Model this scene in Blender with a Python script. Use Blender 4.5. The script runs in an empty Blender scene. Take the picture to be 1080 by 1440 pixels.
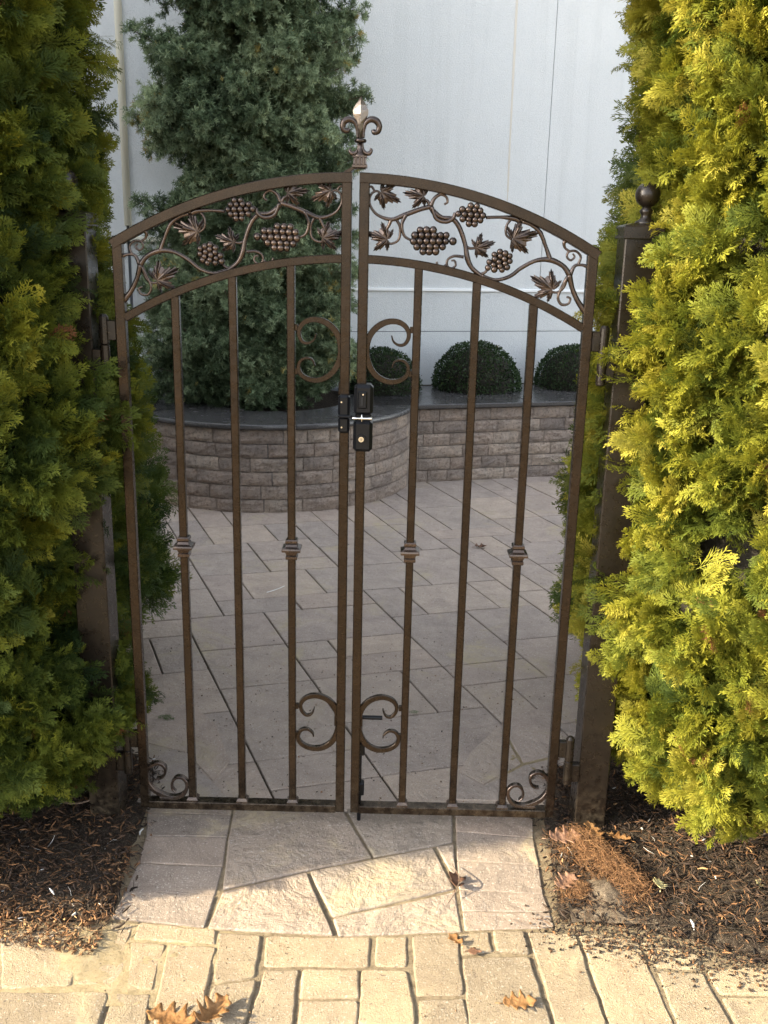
import bpy, bmesh, math, random
import numpy as np
from mathutils import Vector, Matrix, noise
random.seed(7); rng = np.random.default_rng(7)
R_ = math.radians
scene = bpy.context.scene
C = scene.collection

# ------------------------------------------------------------------ camera
FPX = 1350.0
CAMP = Vector((.092, -2.46, 1.653)); PIT, ROL, YAW = .2748, .0235, .0021
_F = Vector((-math.sin(YAW), math.cos(YAW), 0)); _R = Vector((math.cos(YAW), math.sin(YAW), 0)); _U = Vector((0, 0, 1))
_F2 = _F*math.cos(PIT) - _U*math.sin(PIT); _U2 = _U*math.cos(PIT) + _F*math.sin(PIT)
cx_ = _R*math.cos(ROL) + _U2*math.sin(ROL); cy_ = _U2*math.cos(ROL) - _R*math.sin(ROL); cz_ = -_F2
cam_d = bpy.data.cameras.new('camera'); cam = bpy.data.objects.new('camera', cam_d); C.objects.link(cam)
M = Matrix((cx_, cy_, cz_)).transposed().to_4x4(); M.translation = CAMP
cam.matrix_world = M
cam_d.sensor_fit = 'VERTICAL'; cam_d.sensor_height = 36; cam_d.sensor_width = 27; cam_d.lens = 36*FPX/1440
cam_d.clip_start = .05; cam_d.clip_end = 400
scene.camera = cam

# ------------------------------------------------------------------ light
SUN_AZ, SUN_EL = R_(14.5), R_(24)
SUN_DIR = Vector((-math.cos(SUN_AZ)*math.cos(SUN_EL), -math.sin(SUN_AZ)*math.cos(SUN_EL), math.sin(SUN_EL)))
world = bpy.data.worlds.new('World'); scene.world = world; world.use_nodes = True
wn = world.node_tree; wn.nodes.clear()
sky = wn.nodes.new('ShaderNodeTexSky'); sky.sky_type = 'NISHITA'; sky.sun_disc = False
sky.sun_elevation = SUN_EL; sky.sun_rotation = math.atan2(SUN_DIR.x, SUN_DIR.y) % (2*math.pi)
sky.air_density = 1.0; sky.dust_density = 2.0; sky.ozone_density = 1.0
bg = wn.nodes.new('ShaderNodeBackground'); bg.inputs['Strength'].default_value = .15
wo = wn.nodes.new('ShaderNodeOutputWorld')
hs = wn.nodes.new('ShaderNodeHueSaturation'); hs.inputs['Saturation'].default_value = .38   # thin high haze
wn.links.new(sky.outputs[0], hs.inputs['Color']); wn.links.new(hs.outputs[0], bg.inputs[0]); wn.links.new(bg.outputs[0], wo.inputs[0])
sl = bpy.data.lights.new('sun', 'SUN'); sl.energy = 4.1; sl.angle = R_(.6); sl.color = (1, .86, .60)
sun = bpy.data.objects.new('sun', sl); C.objects.link(sun); sun.location = SUN_DIR*30
sun.rotation_euler = SUN_DIR.to_track_quat('Z', 'Y').to_euler()
scene.view_settings.view_transform = 'Standard'; scene.view_settings.look = 'None'
scene.view_settings.exposure = 2.3; scene.view_settings.gamma = 1
scene.view_settings.use_curve_mapping = False

# ------------------------------------------------------------------ helpers
def ray(px, py):
    a, b = px-540, py-720
    c, s = math.cos(ROL), math.sin(ROL)
    return _F2*FPX + _R*(c*a+s*b) - _U2*(-s*a+c*b)
def at(px, py, y=0.0):
    d = ray(px, py); return CAMP + d*((y-CAMP.y)/d.y)
def gr(px, py, z=0.0):
    d = ray(px, py); return CAMP + d*((z-CAMP.z)/d.z)
def link(o, parent=None):
    C.objects.link(o)
    if parent: o.parent = parent
    return o
def empty(name, loc=(0, 0, 0)):
    o = bpy.data.objects.new(name, None); C.objects.link(o); o.location = loc; o.empty_display_size = .05; return o
def tag(o, label=None, cat=None, group=None, kind=None):
    if label: o['label'] = label
    if cat: o['category'] = cat
    if group: o['group'] = group
    if kind: o['kind'] = kind
    return o
def build(name, bm, mat, parent=None, smooth=False):
    me = bpy.data.meshes.new(name); bmesh.ops.recalc_face_normals(bm, faces=bm.faces[:]); bm.to_mesh(me); bm.free()
    if mat: me.materials.append(mat)
    if smooth:
        me.polygons.foreach_set('use_smooth', [True]*len(me.polygons))
    o = link(bpy.data.objects.new(name, me), parent)
    if parent is not None: o.location = -parent.location   # geometry is written in world coordinates
    return o
def fast_mesh(name, V, F, mat, parent=None, tint=None, smooth=False):
    """V (n,3), F (m,k) arrays; tint per vertex float"""
    me = bpy.data.meshes.new(name); k = F.shape[1]
    me.vertices.add(len(V)); me.vertices.foreach_set('co', np.asarray(V, np.float32).ravel())
    me.loops.add(F.size); me.loops.foreach_set('vertex_index', np.asarray(F, np.int32).ravel())
    me.polygons.add(len(F)); me.polygons.foreach_set('loop_start', np.arange(0, F.size, k, dtype=np.int32))
    me.polygons.foreach_set('loop_total', np.full(len(F), k, np.int32))
    if smooth: me.polygons.foreach_set('use_smooth', np.ones(len(F), bool))
    if tint is not None:
        at_ = me.attributes.new('tint', 'FLOAT', 'POINT'); at_.data.foreach_set('value', np.asarray(tint, np.float32))
    me.update(calc_edges=True)
    if mat: me.materials.append(mat)
    o = link(bpy.data.objects.new(name, me), parent)
    if parent is not None: o.location = -parent.location
    return o
def box(bm, c, s, rot=None, bev=0.0):
    r = bmesh.ops.create_cube(bm, size=1); vs = r['verts']
    bmesh.ops.scale(bm, vec=s, verts=vs)
    if bev: 
        es = list({e for v in vs for e in v.link_edges})
        rr = bmesh.ops.bevel(bm, geom=es, offset=bev, segments=1, affect='EDGES')
        vs = list({v for f in rr['faces'] for v in f.verts} | {v for v in vs if v.is_valid})
    if rot is not None: bmesh.ops.rotate(bm, matrix=rot, verts=vs)
    bmesh.ops.translate(bm, vec=c, verts=vs)
    return vs
def frame_dirs(P):
    T = []
    for i in range(len(P)):
        a = P[max(i-1, 0)]; b = P[min(i+1, len(P)-1)]; T.append((b-a).normalized())
    return T
def smooth_path(P, n=6):
    P = [Vector(p) for p in P]; out = []
    for i in range(len(P)-1):
        p0 = P[max(i-1, 0)]; p1 = P[i]; p2 = P[i+1]; p3 = P[min(i+2, len(P)-1)]
        for k in range(n):
            t = k/n
            out.append(.5*((2*p1)+(-p0+p2)*t+(2*p0-5*p1+4*p2-p3)*t*t+(-p0+3*p1-3*p2+p3)*t**3))
    out.append(P[-1]); return out
def tube(bm, P, rad, seg=8, cap=True):
    """round tube along path with radius per point (or scalar)"""
    n = len(P); T = frame_dirs(P)
    if not hasattr(rad, '__len__'): rad = [rad]*n
    if len(rad) != n: rad = [float(np.interp(i/(n-1), np.linspace(0, 1, len(rad)), rad)) for i in range(n)]
    up = Vector((0, 1, 0)) if abs(T[0].y) < .9 else Vector((1, 0, 0)); rings = []
    for p, t, r in zip(P, T, rad):
        a = t.cross(up); 
        if a.length < 1e-4: a = t.cross(Vector((1, 0, 0)))
        a.normalize(); b = a.cross(t).normalized(); up = b
        rings.append([bm.verts.new(p + a*math.cos(2*math.pi*k/seg)*r + b*math.sin(2*math.pi*k/seg)*r) for k in range(seg)])
    for i in range(n-1):
        for k in range(seg):
            bm.faces.new((rings[i][k], rings[i][(k+1) % seg], rings[i+1][(k+1) % seg], rings[i+1][k]))
    if cap: bm.faces.new(rings[0][::-1]); bm.faces.new(rings[-1])
def ribbon(bm, P, w, depth, bev=.0012):
    """flat forged bar along a path in the xz plane: in-plane width w (list ok), depth along y"""
    n = len(P); T = frame_dirs(P)
    if not hasattr(w, '__len__'): w = [w]*n
    if len(w) != n: w = [float(np.interp(i/(n-1), np.linspace(0, 1, len(w)), w)) for i in range(n)]
    rings = []
    for p, t, ww in zip(P, T, w):
        nrm = Vector((t.z, 0, -t.x)).normalized(); h = ww/2; d = depth/2; e = min(bev, h*.6)
        prof = [(-h, -d+e), (-h+e, -d), (h-e, -d), (h, -d+e), (h, d-e), (h-e, d), (-h+e, d), (-h, d-e)]
        rings.append([bm.verts.new(p + nrm*a + Vector((0, b, 0))) for a, b in prof])
    for i in range(n-1):
        for k in range(8):
            bm.faces.new((rings[i][k], rings[i][(k+1) % 8], rings[i+1][(k+1) % 8], rings[i+1][k]))
    bm.faces.new(rings[0][::-1]); bm.faces.new(rings[-1])
def lathe(bm, prof, c, seg=24, square=False, rot0=0.0):
    rings = []
    if square: seg = 4; rot0 = math.pi/4
    k_ = math.sqrt(2) if square else 1
    for r, z in prof:
        rings.append([bm.verts.new((c[0]+r*k_*math.cos(rot0+2*math.pi*k/seg), c[1]+r*k_*math.sin(rot0+2*math.pi*k/seg), c[2]+z)) for k in range(seg)])
    for i in range(len(rings)-1):
        for k in range(seg):
            bm.faces.new((rings[i][k], rings[i][(k+1) % seg], rings[i+1][(k+1) % seg], rings[i+1][k]))
    bm.faces.new(rings[0][::-1]); bm.faces.new(rings[-1])

# ------------------------------------------------------------------ materials
class N:
    def __init__(s, name, rough=.6, metal=0.0, spec=.5):
        s.m = bpy.data.materials.new(name); s.m.use_nodes = True; s.t = s.m.node_tree; s.p = s.t.nodes['Principled BSDF']
        s.p.inputs['Roughness'].default_value = rough; s.p.inputs['Metallic'].default_value = metal
        s.p.inputs['Specular IOR Level'].default_value = spec
        s.geo = s.t.nodes.new('ShaderNodeNewGeometry'); s.obj = s.t.nodes.new('ShaderNodeObjectInfo')
        s.pos = s.geo.outputs['Position']
    def L(s, a, b): s.t.links.new(a, b)
    def noise(s, scale, detail=4, rough=.55, vec=None, dist=0.0, w=None):
        n = s.t.nodes.new('ShaderNodeTexNoise'); n.inputs['Scale'].default_value = scale; n.inputs['Detail'].default_value = detail
        n.inputs['Roughness'].default_value = rough; n.inputs['Distortion'].default_value = dist
        s.L(vec or s.pos, n.inputs['Vector']); return n.outputs['Fac']
    def offpos(s, amt=20.0):
        """world position shifted by the object's random number, so that pieces differ"""
        a = s.t.nodes.new('ShaderNodeVectorMath'); a.operation = 'SCALE'; a.inputs[0].default_value = (amt, amt*.7, amt*.3)
        s.L(s.obj.outputs['Random'], a.inputs['Scale'])
        b = s.t.nodes.new('ShaderNodeVectorMath'); b.operation = 'ADD'; s.L(s.pos, b.inputs[0]); s.L(a.outputs[0], b.inputs[1]); return b.outputs[0]
    def vscale(s, v, sc):
        a = s.t.nodes.new('ShaderNodeVectorMath'); a.operation = 'MULTIPLY'; s.L(v, a.inputs[0]); a.inputs[1].default_value = sc; return a.outputs[0]
    def ramp(s, fac, stops, interp='LINEAR'):
        r = s.t.nodes.new('ShaderNodeValToRGB'); s.L(fac, r.inputs[0]); r.color_ramp.interpolation = interp
        while len(r.color_ramp.elements) < len(stops): r.color_ramp.elements.new(.5)
        for e, (p, c) in zip(r.color_ramp.elements, stops): e.position = p; e.color = (*c, 1) if len(c) == 3 else c
        return r.outputs[0]
    def g(s, fac, a, b):   # grey step
        return s.ramp(fac, [(a, (0, 0, 0)), (b, (1, 1, 1))])
    def mix(s, fac, a, b, mode='MIX'):
        m = s.t.nodes.new('ShaderNodeMix'); m.data_type = 'RGBA'; m.blend_type = mode
        for v, i in ((fac, 0), (a, 6), (b, 7)):
            if hasattr(v, 'links') or hasattr(v, 'is_linked'): s.L(v, m.inputs[i])
            elif i == 0: m.inputs[0].default_value = v
            else: m.inputs[i].default_value = (*v, 1)
        return m.outputs[2]
    def math(s, op, a, b):
        m = s.t.nodes.new('ShaderNodeMath'); m.operation = op
        for v, i in ((a, 0), (b, 1)):
            if hasattr(v, 'is_linked'): s.L(v, m.inputs[i])
            else: m.inputs[i].default_value = v
        return m.outputs[0]
    def color(s, c):
        if hasattr(c, 'is_linked'): s.L(c, s.p.inputs['Base Color'])
        else: s.p.inputs['Base Color'].default_value = (*c, 1)
        return s
    def bump(s, h, dist=.01, strength=1.0):
        b = s.t.nodes.new('ShaderNodeBump'); b.inputs['Distance'].default_value = dist; b.inputs['Strength'].default_value = strength
        s.L(h, b.inputs['Height'])
        if s.p.inputs['Normal'].links: s.L(s.p.inputs['Normal'].links[0].from_socket, b.inputs['Normal'])
        s.L(b.outputs[0], s.p.inputs['Normal']); return s
    def roughness(s, v): s.L(v, s.p.inputs['Roughness']); return s

def stone_mat(name, tints, sand=0.0, cleft=.006, fine=.0015, stain=(.5, .40, .24), dark=.75):
    n = N(name, .85, spec=.3); v = n.offpos()
    r = n.ramp(n.obj.outputs['Random'], [(i/(len(tints)-1), t) for i, t in enumerate(tints)])
    mott = n.noise(9, 6, .65, v, .6)
    c = n.mix(n.g(mott, .35, .7), r, n.mix(1.0, r, (dark, dark, dark*1.02), 'MULTIPLY'))
    speck = n.noise(260, 3, .7, v)
    c = n.mix(n.g(speck, .56, .72), c, n.mix(1.0, c, (.62, .58, .55), 'MULTIPLY'))
    c = n.mix(n.math('MULTIPLY', n.g(n.noise(180, 2, .6, v), .58, .7), .35), c, (.75, .72, .66))
    # dark small pits and crumbs
    c = n.mix(n.g(n.noise(75, 2, .5, v), .69, .74), c, (.13, .10, .08))
    if sand:
        s = n.math('MULTIPLY', n.g(n.noise(2.6, 7, .68, None, .8), .62-sand*.25, .72-sand*.15), n.g(n.noise(35, 4, .7), .3, .55))
        c = n.mix(s, c, stain)
    n.color(c)
    h = n.math('ADD', n.noise(6, 8, .58, v, .35), n.math('MULTIPLY', n.noise(40, 4, .6, v), .12))
    n.bump(h, cleft*5, .8); n.bump(n.noise(320, 3, .7, v), fine*2, .8)
    return n.m
M_court = stone_mat('courtyard_stone', [(.46, .365, .295), (.40, .335, .285), (.49, .395, .315), (.38, .32, .275), (.43, .35, .295)], sand=.3, cleft=.008, stain=(.42, .35, .24))
M_thresh = stone_mat('threshold_stone', [(.34, .265, .205), (.285, .235, .19), (.36, .28, .215)], sand=.4, cleft=.012, stain=(.42, .34, .22))
M_brick = stone_mat('border_brick_stone', [(.30, .235, .185), (.25, .205, .17), (.33, .255, .20)], sand=.35, cleft=.0055, stain=(.42, .34, .22))
M_cobble = stone_mat('walkway_stone', [(.43, .335, .225), (.33, .265, .185), (.46, .355, .235), (.38, .305, .215)], sand=.5, cleft=.012, fine=.006, stain=(.48, .39, .25))
def block_mat():
    n = N('split_block', .95, spec=.2); v = n.offpos()
    r = n.ramp(n.obj.outputs['Random'], [(0, (.38, .31, .265)), (.3, (.52, .435, .365)), (.55, (.34, .285, .25)), (.8, (.45, .37, .315)), (1, (.56, .475, .40))])
    c = n.mix(n.g(n.noise(7, 5, .6, v, .5), .35, .7), r, n.mix(1.0, r, (1.45, 1.38, 1.3), 'MULTIPLY'))
    c = n.mix(n.g(n.noise(55, 6, .75, v), .48, .70), c, n.mix(1.0, c, (.42, .38, .38), 'MULTIPLY'))
    n.color(c); n.bump(n.noise(30, 8, .72, v, .5), .07, 1.0); n.bump(n.noise(160, 4, .7, v), .012, 1.0); return n.m
M_block = block_mat()
def soil_mat(name, a, b, c3, sand=None):
    n = N(name, .95, spec=.15)
    c = n.ramp(n.noise(38, 7, .75), [(.3, a), (.52, b), (.75, c3)])
    if sand: 
        m = n.g(n.noise(3.0, 5, .6), .45, .62); c = n.mix(m, c, sand)
    c = n.mix(n.g(n.noise(300, 2, .6), .6, .7), c, (.35, .30, .22))
    n.color(c); n.bump(n.noise(60, 7, .75), .03, 1.0); n.bump(n.noise(400, 3, .7), .004, 1.0); return n.m
M_soil = soil_mat('bed_soil', (.022, .016, .012), (.06, .045, .034), (.14, .11, .08))
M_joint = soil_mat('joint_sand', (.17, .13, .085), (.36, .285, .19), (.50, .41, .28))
def stucco_mat():
    n = N('stucco', .92, spec=.2)
    c = n.mix(n.g(n.noise(1.4, 5, .6), .3, .75), (.66, .68, .68), (.72, .735, .73))
    c = n.mix(n.math('MULTIPLY', n.g(n.noise(70, 4, .7), .45, .8), .35), c, (.52, .555, .565))
    mp = n.vscale(n.pos, (7, 7, .35)); c = n.mix(n.math('MULTIPLY', n.g(n.noise(1.0, 5, .65, mp), .52, .75), .45), c, (.53, .55, .545))   # rain streaks
    n.color(c); n.bump(n.noise(130, 5, .7), .008, 1.0); n.bump(n.noise(9, 3, .6), .006, .5); return n.m
M_stucco = stucco_mat()
M_joint_line = N('joint_sealant', .8).color((.16, .17, .18)).m
M_sun_trim = N('painted_sun_trim', .6).color((.84, .80, .66)).m  # sunlight on the bead and ledge put into a bright cream colour
M_rust = N('rust_stain', .9).color((.60, .56, .49)).m
M_white = N('white_trim', .6).color((.84, .85, .84)).m
def granite():
    n = N('polished_granite', .22, spec=.5)
    c = n.mix(n.g(n.noise(320, 3, .8), .42, .62), (.028, .027, .028), (.12, .115, .112))
    n.color(c); n.roughness(n.ramp(n.noise(12, 4), [(.3, (.16,)*3), (.8, (.34,)*3)])); return n.m
M_granite = granite()
def bronze(name, a=(.105, .066, .040), b=(.075, .052, .038), rough=.38, metal=.75):
    n = N(name, rough, metal, .5)
    c = n.mix(n.g(n.noise(14, 4, .6), .3, .7), a, b)
    c = n.mix(n.math('MULTIPLY', n.g(n.noise(500, 2, .6), .6, .75), .12), c, (.2, .16, .11))
    sx = n.t.nodes.new('ShaderNodeSeparateXYZ'); n.L(n.pos, sx.inputs[0])      # splashed dust low down, faint bloom elsewhere
    dirt = n.math('MULTIPLY', n.ramp(sx.outputs['Z'], [(.03, (.30,)*3), (.14, (.07,)*3), (.4, (.012,)*3)]), n.g(n.noise(42, 5, .7), .42, .62))
    c = n.mix(dirt, c, (.22, .17, .11)); n.L(n.math('SUBTRACT', metal, n.math('MULTIPLY', dirt, metal)), n.p.inputs['Metallic'])
    n.color(c); n.roughness(n.ramp(n.noise(60, 3), [(.3, (rough-.07,)*3), (.8, (rough+.12,)*3)]))
    n.bump(n.noise(450, 2, .5), .0002, .5); return n.m
M_bronze = bronze('bronze_paint', (.046, .032, .022), (.032, .024, .018), .27, .85)
M_cast = bronze('cast_bronze', (.125, .092, .074), (.045, .038, .037), .25, .9)
M_pale = bronze('rubbed_bronze', (.22, .185, .155), (.16, .135, .115), .3, .9)
M_darkmetal = bronze('shade_dark_post', (.016, .011, .0075), (.011, .008, .006), .30, .3)  # posts and hinges: shade and dark reflections put into a near-black base
M_black = N('black_lock_plastic', .34, 0, .25).color((.004, .0045, .006)).m
M_chrome = N('polished_steel', .16, 1).color((.75, .73, .68)).m
M_hole = N('keyway_black', .7).color((.004, .004, .004)).m
def leaf_mat(name, stops, transl=.3, rough=.5, inst=False):
    n = N(name, rough, spec=.22)
    a = n.t.nodes.new('ShaderNodeAttribute'); a.attribute_name = 'tint'; fac = a.outputs['Fac']
    if inst:
        a.attribute_type = 'INSTANCER'; b = n.t.nodes.new('ShaderNodeAttribute'); b.attribute_name = 'along'
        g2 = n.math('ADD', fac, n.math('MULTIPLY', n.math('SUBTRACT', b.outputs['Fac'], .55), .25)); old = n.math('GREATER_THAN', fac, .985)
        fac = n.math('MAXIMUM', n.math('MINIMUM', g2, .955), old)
    c = n.ramp(fac, stops)
    n.color(c)
    tr = n.t.nodes.new('ShaderNodeBsdfTranslucent'); n.L(c, tr.inputs[0])
    mx = n.t.nodes.new('ShaderNodeMixShader'); mx.inputs[0].default_value = transl
    out = n.t.nodes['Material Output']
    n.L(n.p.outputs[0], mx.inputs[1]); n.L(tr.outputs[0], mx.inputs[2]); n.L(mx.outputs[0], out.inputs[0]); return n.m
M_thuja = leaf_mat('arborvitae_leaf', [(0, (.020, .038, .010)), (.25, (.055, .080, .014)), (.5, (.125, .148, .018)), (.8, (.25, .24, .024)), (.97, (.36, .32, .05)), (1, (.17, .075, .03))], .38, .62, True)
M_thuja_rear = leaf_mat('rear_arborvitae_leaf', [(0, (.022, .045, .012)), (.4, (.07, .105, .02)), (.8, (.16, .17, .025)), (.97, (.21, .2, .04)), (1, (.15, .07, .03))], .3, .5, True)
M_cedar = leaf_mat('blue_cedar_needle', [(0, (.035, .052, .026)), (.4, (.10, .145, .072)), (.75, (.24, .30, .17)), (.95, (.36, .43, .24)), (1, (.34, .28, .09))], .12, .6, True)
M_box = leaf_mat('boxwood_leaf', [(0, (.012, .025, .010)), (.5, (.03, .055, .018)), (.85, (.05, .085, .025)), (1, (.10, .09, .03))], .12, .4)
M_core = N('inner_growth_shade', .95).color((.016, .013, .008)).m  # dead growth and the crown's inner shade in one near-black colour
nb = N('bark', .95); nb.color(nb.ramp(nb.noise(50, 5, .7), [(.3, (.07, .045, .03)), (.7, (.20, .14, .10))])); nb.bump(nb.noise(90, 5, .7), .01); M_bark = nb.m
M_chip = leaf_mat('bark_chip', [(0, (.012, .010, .009)), (.45, (.05, .033, .024)), (.7, (.13, .07, .035)), (.88, (.26, .13, .06)), (.97, (.36, .24, .12)), (1, (.6, .58, .55))], .05, .8)
def dead_leaf_mat(name, a, b):
    n = N(name, .6, spec=.3)
    c = n.ramp(n.noise(45, 5, .65), [(.35, a), (.65, b)])
    n.color(c); n.bump(n.noise(120, 3), .003)
    tr = n.t.nodes.new('ShaderNodeBsdfTranslucent'); n.L(c, tr.inputs[0])
    mx = n.t.nodes.new('ShaderNodeMixShader'); mx.inputs[0].default_value = .25
    n.L(n.p.outputs[0], mx.inputs[1]); n.L(tr.outputs[0], mx.inputs[2]); n.L(mx.outputs[0], n.t.nodes['Material Output'].inputs[0]); return n.m
M_oak = dead_leaf_mat('dry_oak_leaf', (.20, .095, .035), (.36, .20, .085))
M_oak_dark = dead_leaf_mat('dark_dry_leaf', (.11, .055, .035), (.24, .13, .08))
M_oak_pale = dead_leaf_mat('pale_dry_leaf', (.50, .44, .20), (.66, .58, .34))
M_oak_pink = dead_leaf_mat('pinkish_dry_leaf', (.26, .14, .09), (.42, .25, .17))

# ------------------------------------------------------------------ ground
bm = bmesh.new()
vs = [bm.verts.new(p) for p in ((-60, -60, -.03), (60, -60, -.03), (60, 60, -.03), (-60, 60, -.03))]; bm.faces.new(vs)
ground = build('ground', bm, M_joint); tag(ground, 'sandy soil under the paving and beds', kind='structure')

def inset_poly(P, d):
    """inset a (nearly) convex 2-D polygon (ccw) by d"""
    n = len(P); out = []
    for i in range(n):
        a, b, c = P[i-1], P[i], P[(i+1) % n]
        e1 = (b-a).normalized(); e2 = (c-b).normalized(); n1 = Vector((-e1.y, e1.x)); n2 = Vector((-e2.y, e2.x))
        k = 1+n1.dot(n2); out.append(b+(n1+n2)*(d/max(k, .35)))
    return out
def ccw(P):
    A = sum(P[i-1].x*P[i].y-P[i].x*P[i-1].y for i in range(len(P)))
    return P if A > 0 else P[::-1]
def slab(P, ztop, thick, gap=.004, bev=.004, wob=0.0, chamf=.0, tilt=None, step=.05):
    P = ccw([Vector(p[:2]) for p in P]); P = inset_poly(P, gap)
    if chamf:
        Q = []
        for i in range(len(P)):
            a, b, c = P[i-1], P[i], P[(i+1) % len(P)]
            k = min(chamf, (a-b).length*.3, (c-b).length*.3)
            p1 = b+(a-b).normalized()*k; p2 = b+(c-b).normalized()*k
            Q += [p1, (p1+p2)*.25+b*.5, p2]
        P = Q
    if wob:
        Q = []
        for i in range(len(P)):
            a, b = P[i], P[(i+1) % len(P)]; m = max(1, int((b-a).length/step))
            for k in range(m): 
                q = a.lerp(b, k/m); nz = noise.noise_vector(Vector((q.x*22, q.y*22, ztop*90)))
                Q.append(q+Vector((nz.x, nz.y))*wob)
        P = Q
    c = sum(P, Vector((0, 0)))/len(P); tx, ty = tilt or (0, 0)
    def z(q, dz): return ztop+dz+(q.x-c.x)*tx+(q.y-c.y)*ty
    bm = bmesh.new()
    lv = [(0, -thick), (0, -bev*1.1), (bev*.35, -bev*.35), (bev*1.1, 0)]
    rings = []
    for off, dz in lv:
        Q = [p+(c-p).normalized()*off*1.2 for p in P]
        rings.append([bm.verts.new((q.x, q.y, z(q, dz))) for q in Q])
    n = len(P)
    for i in range(3):
        for k in range(n):
            f = bm.faces.new((rings[i][k], rings[i][(k+1) % n], rings[i+1][(k+1) % n], rings[i+1][k])); f.smooth = i > 0
    bm.faces.new(rings[-1])
    return bm
def clip(P, a, b, c):
    """keep a*x+b*y+c >= 0"""
    out = []
    for i in range(len(P)):
        p, q = P[i], P[(i+1) % len(P)]; dp = a*p.x+b*p.y+c; dq = a*q.x+b*q.y+c
        if dp >= 0: out.append(p)
        if (dp >= 0) != (dq >= 0): out.append(p.lerp(q, dp/(dp-dq)))
    return out

bm = bmesh.new(); bm.faces.new([bm.verts.new(p) for p in ((-3.2, -2.6, -.0038), (3.6, -2.6, -.0038), (3.6, .07, -.0038), (-3.2, .07, -.0038))])
o = build('joint_sand', bm, M_joint); tag(o, 'sand filling the joints between the paving stones', kind='structure')
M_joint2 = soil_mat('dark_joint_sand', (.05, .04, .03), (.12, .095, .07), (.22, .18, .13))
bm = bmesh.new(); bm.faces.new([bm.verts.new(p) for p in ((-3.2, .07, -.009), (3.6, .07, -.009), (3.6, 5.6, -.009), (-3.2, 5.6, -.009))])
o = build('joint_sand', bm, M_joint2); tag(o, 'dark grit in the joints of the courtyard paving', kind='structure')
# courtyard paving: ashlar pattern on a 0.18 m module; joints noted between module lines
cp = tag(empty('courtyard_paving', (0, 1.5, 0)), 'grey tan stone pavers laid in a mixed rectangular pattern inside the gate', kind='structure')
ua, va = R_(16.3), R_(112)
def U_(i): return -.54+.1797*i if i < 8 else .8976+(i-8)*.1660
def V_(j): return .02+.1855*j if j < 8 else 1.504+(j-8)*.1680
def UV(i, j):
    u, v = U_(i), V_(j); return Vector((math.cos(ua)*u+math.cos(va)*v, 1.0+math.sin(ua)*u+math.sin(va)*v))
Vj = [(0,-1,3),(0,-5,-3),(1,4,9),(2,10,14),(2,5,7),(3,12,14),(4,10,12),(3,7,10),(4,5,7),(3,4,5),(2,1,4),(3,1,2),(5,7,11),
      (12,13,17),(14,13,17),(10,10,15),(12,9,13),(14,9,12),(8,8,10),(7,5,11),(12,8,9),(9,2,8),(11,6,7),(8,3,5),(7,1,3),(5,2,5),(6,3,5),(9,10,11),
      (2,0,2),(5,0,2),(4,-2,0),(7,-1,2),(2,-5,-3),(6,9,11),(8,11,13),(-1,4,7),(10,4,6),(10,0,4)]
Hj = [(12,2,6),(9,1,3),(8,3,5),(7,1,3),(8,-2,1),(6,-2,1),(5,1,3),(7,3,5),(5,3,5),(4,-1,5),(3,-3,0),(2,0,3),(10,3,5),(9,5,7),
      (13,10,12),(14,12,14),(11,12,14),(10,9,12),(9,10,12),(8,7,9),(7,5,7),(8,12,14),(6,9,10),(6,11,13),(5,8,9),(4,9,11),(3,7,9),(5,5,8),(3,5,7),(4,4,5),(1,7,10),(10,8,10),
      (1,-3,0),(0,0,7),(-3,0,2),(2,4,5),(-4,1,3),(-2,4,5),(-1,5,7),(11,7,9)]
Vset = {(i, j) for i, a, b in Vj for j in range(a, b)}      # wall on line u=i beside row j
Hset = {(i, j) for j, a, b in Hj for i in range(a, b)}      # wall on line v=j under column i
used = set()
WALL_A = 16.3; wd = Vector((math.cos(R_(WALL_A)), math.sin(R_(WALL_A))))
cnt = 0
for j in range(-6, 18):
    for i in range(-9, 17):
        if (i, j) in used: continue
        known = -1 <= i <= 13 and -4 <= j <= 13
        mw, mh = random.choice([(1, 2), (2, 2), (2, 1), (3, 2), (2, 3)]) if not known else (3, 3)
        w = h = 1; grow = True
        while grow:
            grow = False
            if w < mw and all((i+w, j+k) not in used and (i+w, j+k) not in Vset for k in range(h)) and not any((i+w, j+k) in Hset for k in range(1, h)):
                w += 1; grow = True
            if h < mh and all((i+k, j+h) not in used and (i+k, j+h) not in Hset for k in range(w)) and not any((i+k, j+h) in Vset for k in range(1, w)):
                h += 1; grow = True
        for a in range(w):
            for b in range(h): used.add((i+a, j+b))
        P = [UV(i, j), UV(i+w, j), UV(i+w, j+h), UV(i, j+h)]
        P = clip(P, 0, 1, -.075)
        P = clip(P, wd.y, -wd.x, 4.60)    # stops short of the house
        if len(P) < 3: continue
        c = sum(P, Vector((0, 0)))/len(P)
        if c.x < -2.6 or c.x > 3.2 or (c - Vector((-.75, 4.31))).length < .55 or (c.x < -1.25 and c.y < 2.4) or (c.x > 1.3 and c.y < 1.2): continue
        o = build('paver', slab(P, random.uniform(-.0012, .0012), .03, .0034, .0035, .0012, .004, (random.uniform(-.004, .004), random.uniform(-.004, .004)), .09), M_court, cp); cnt += 1

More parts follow.
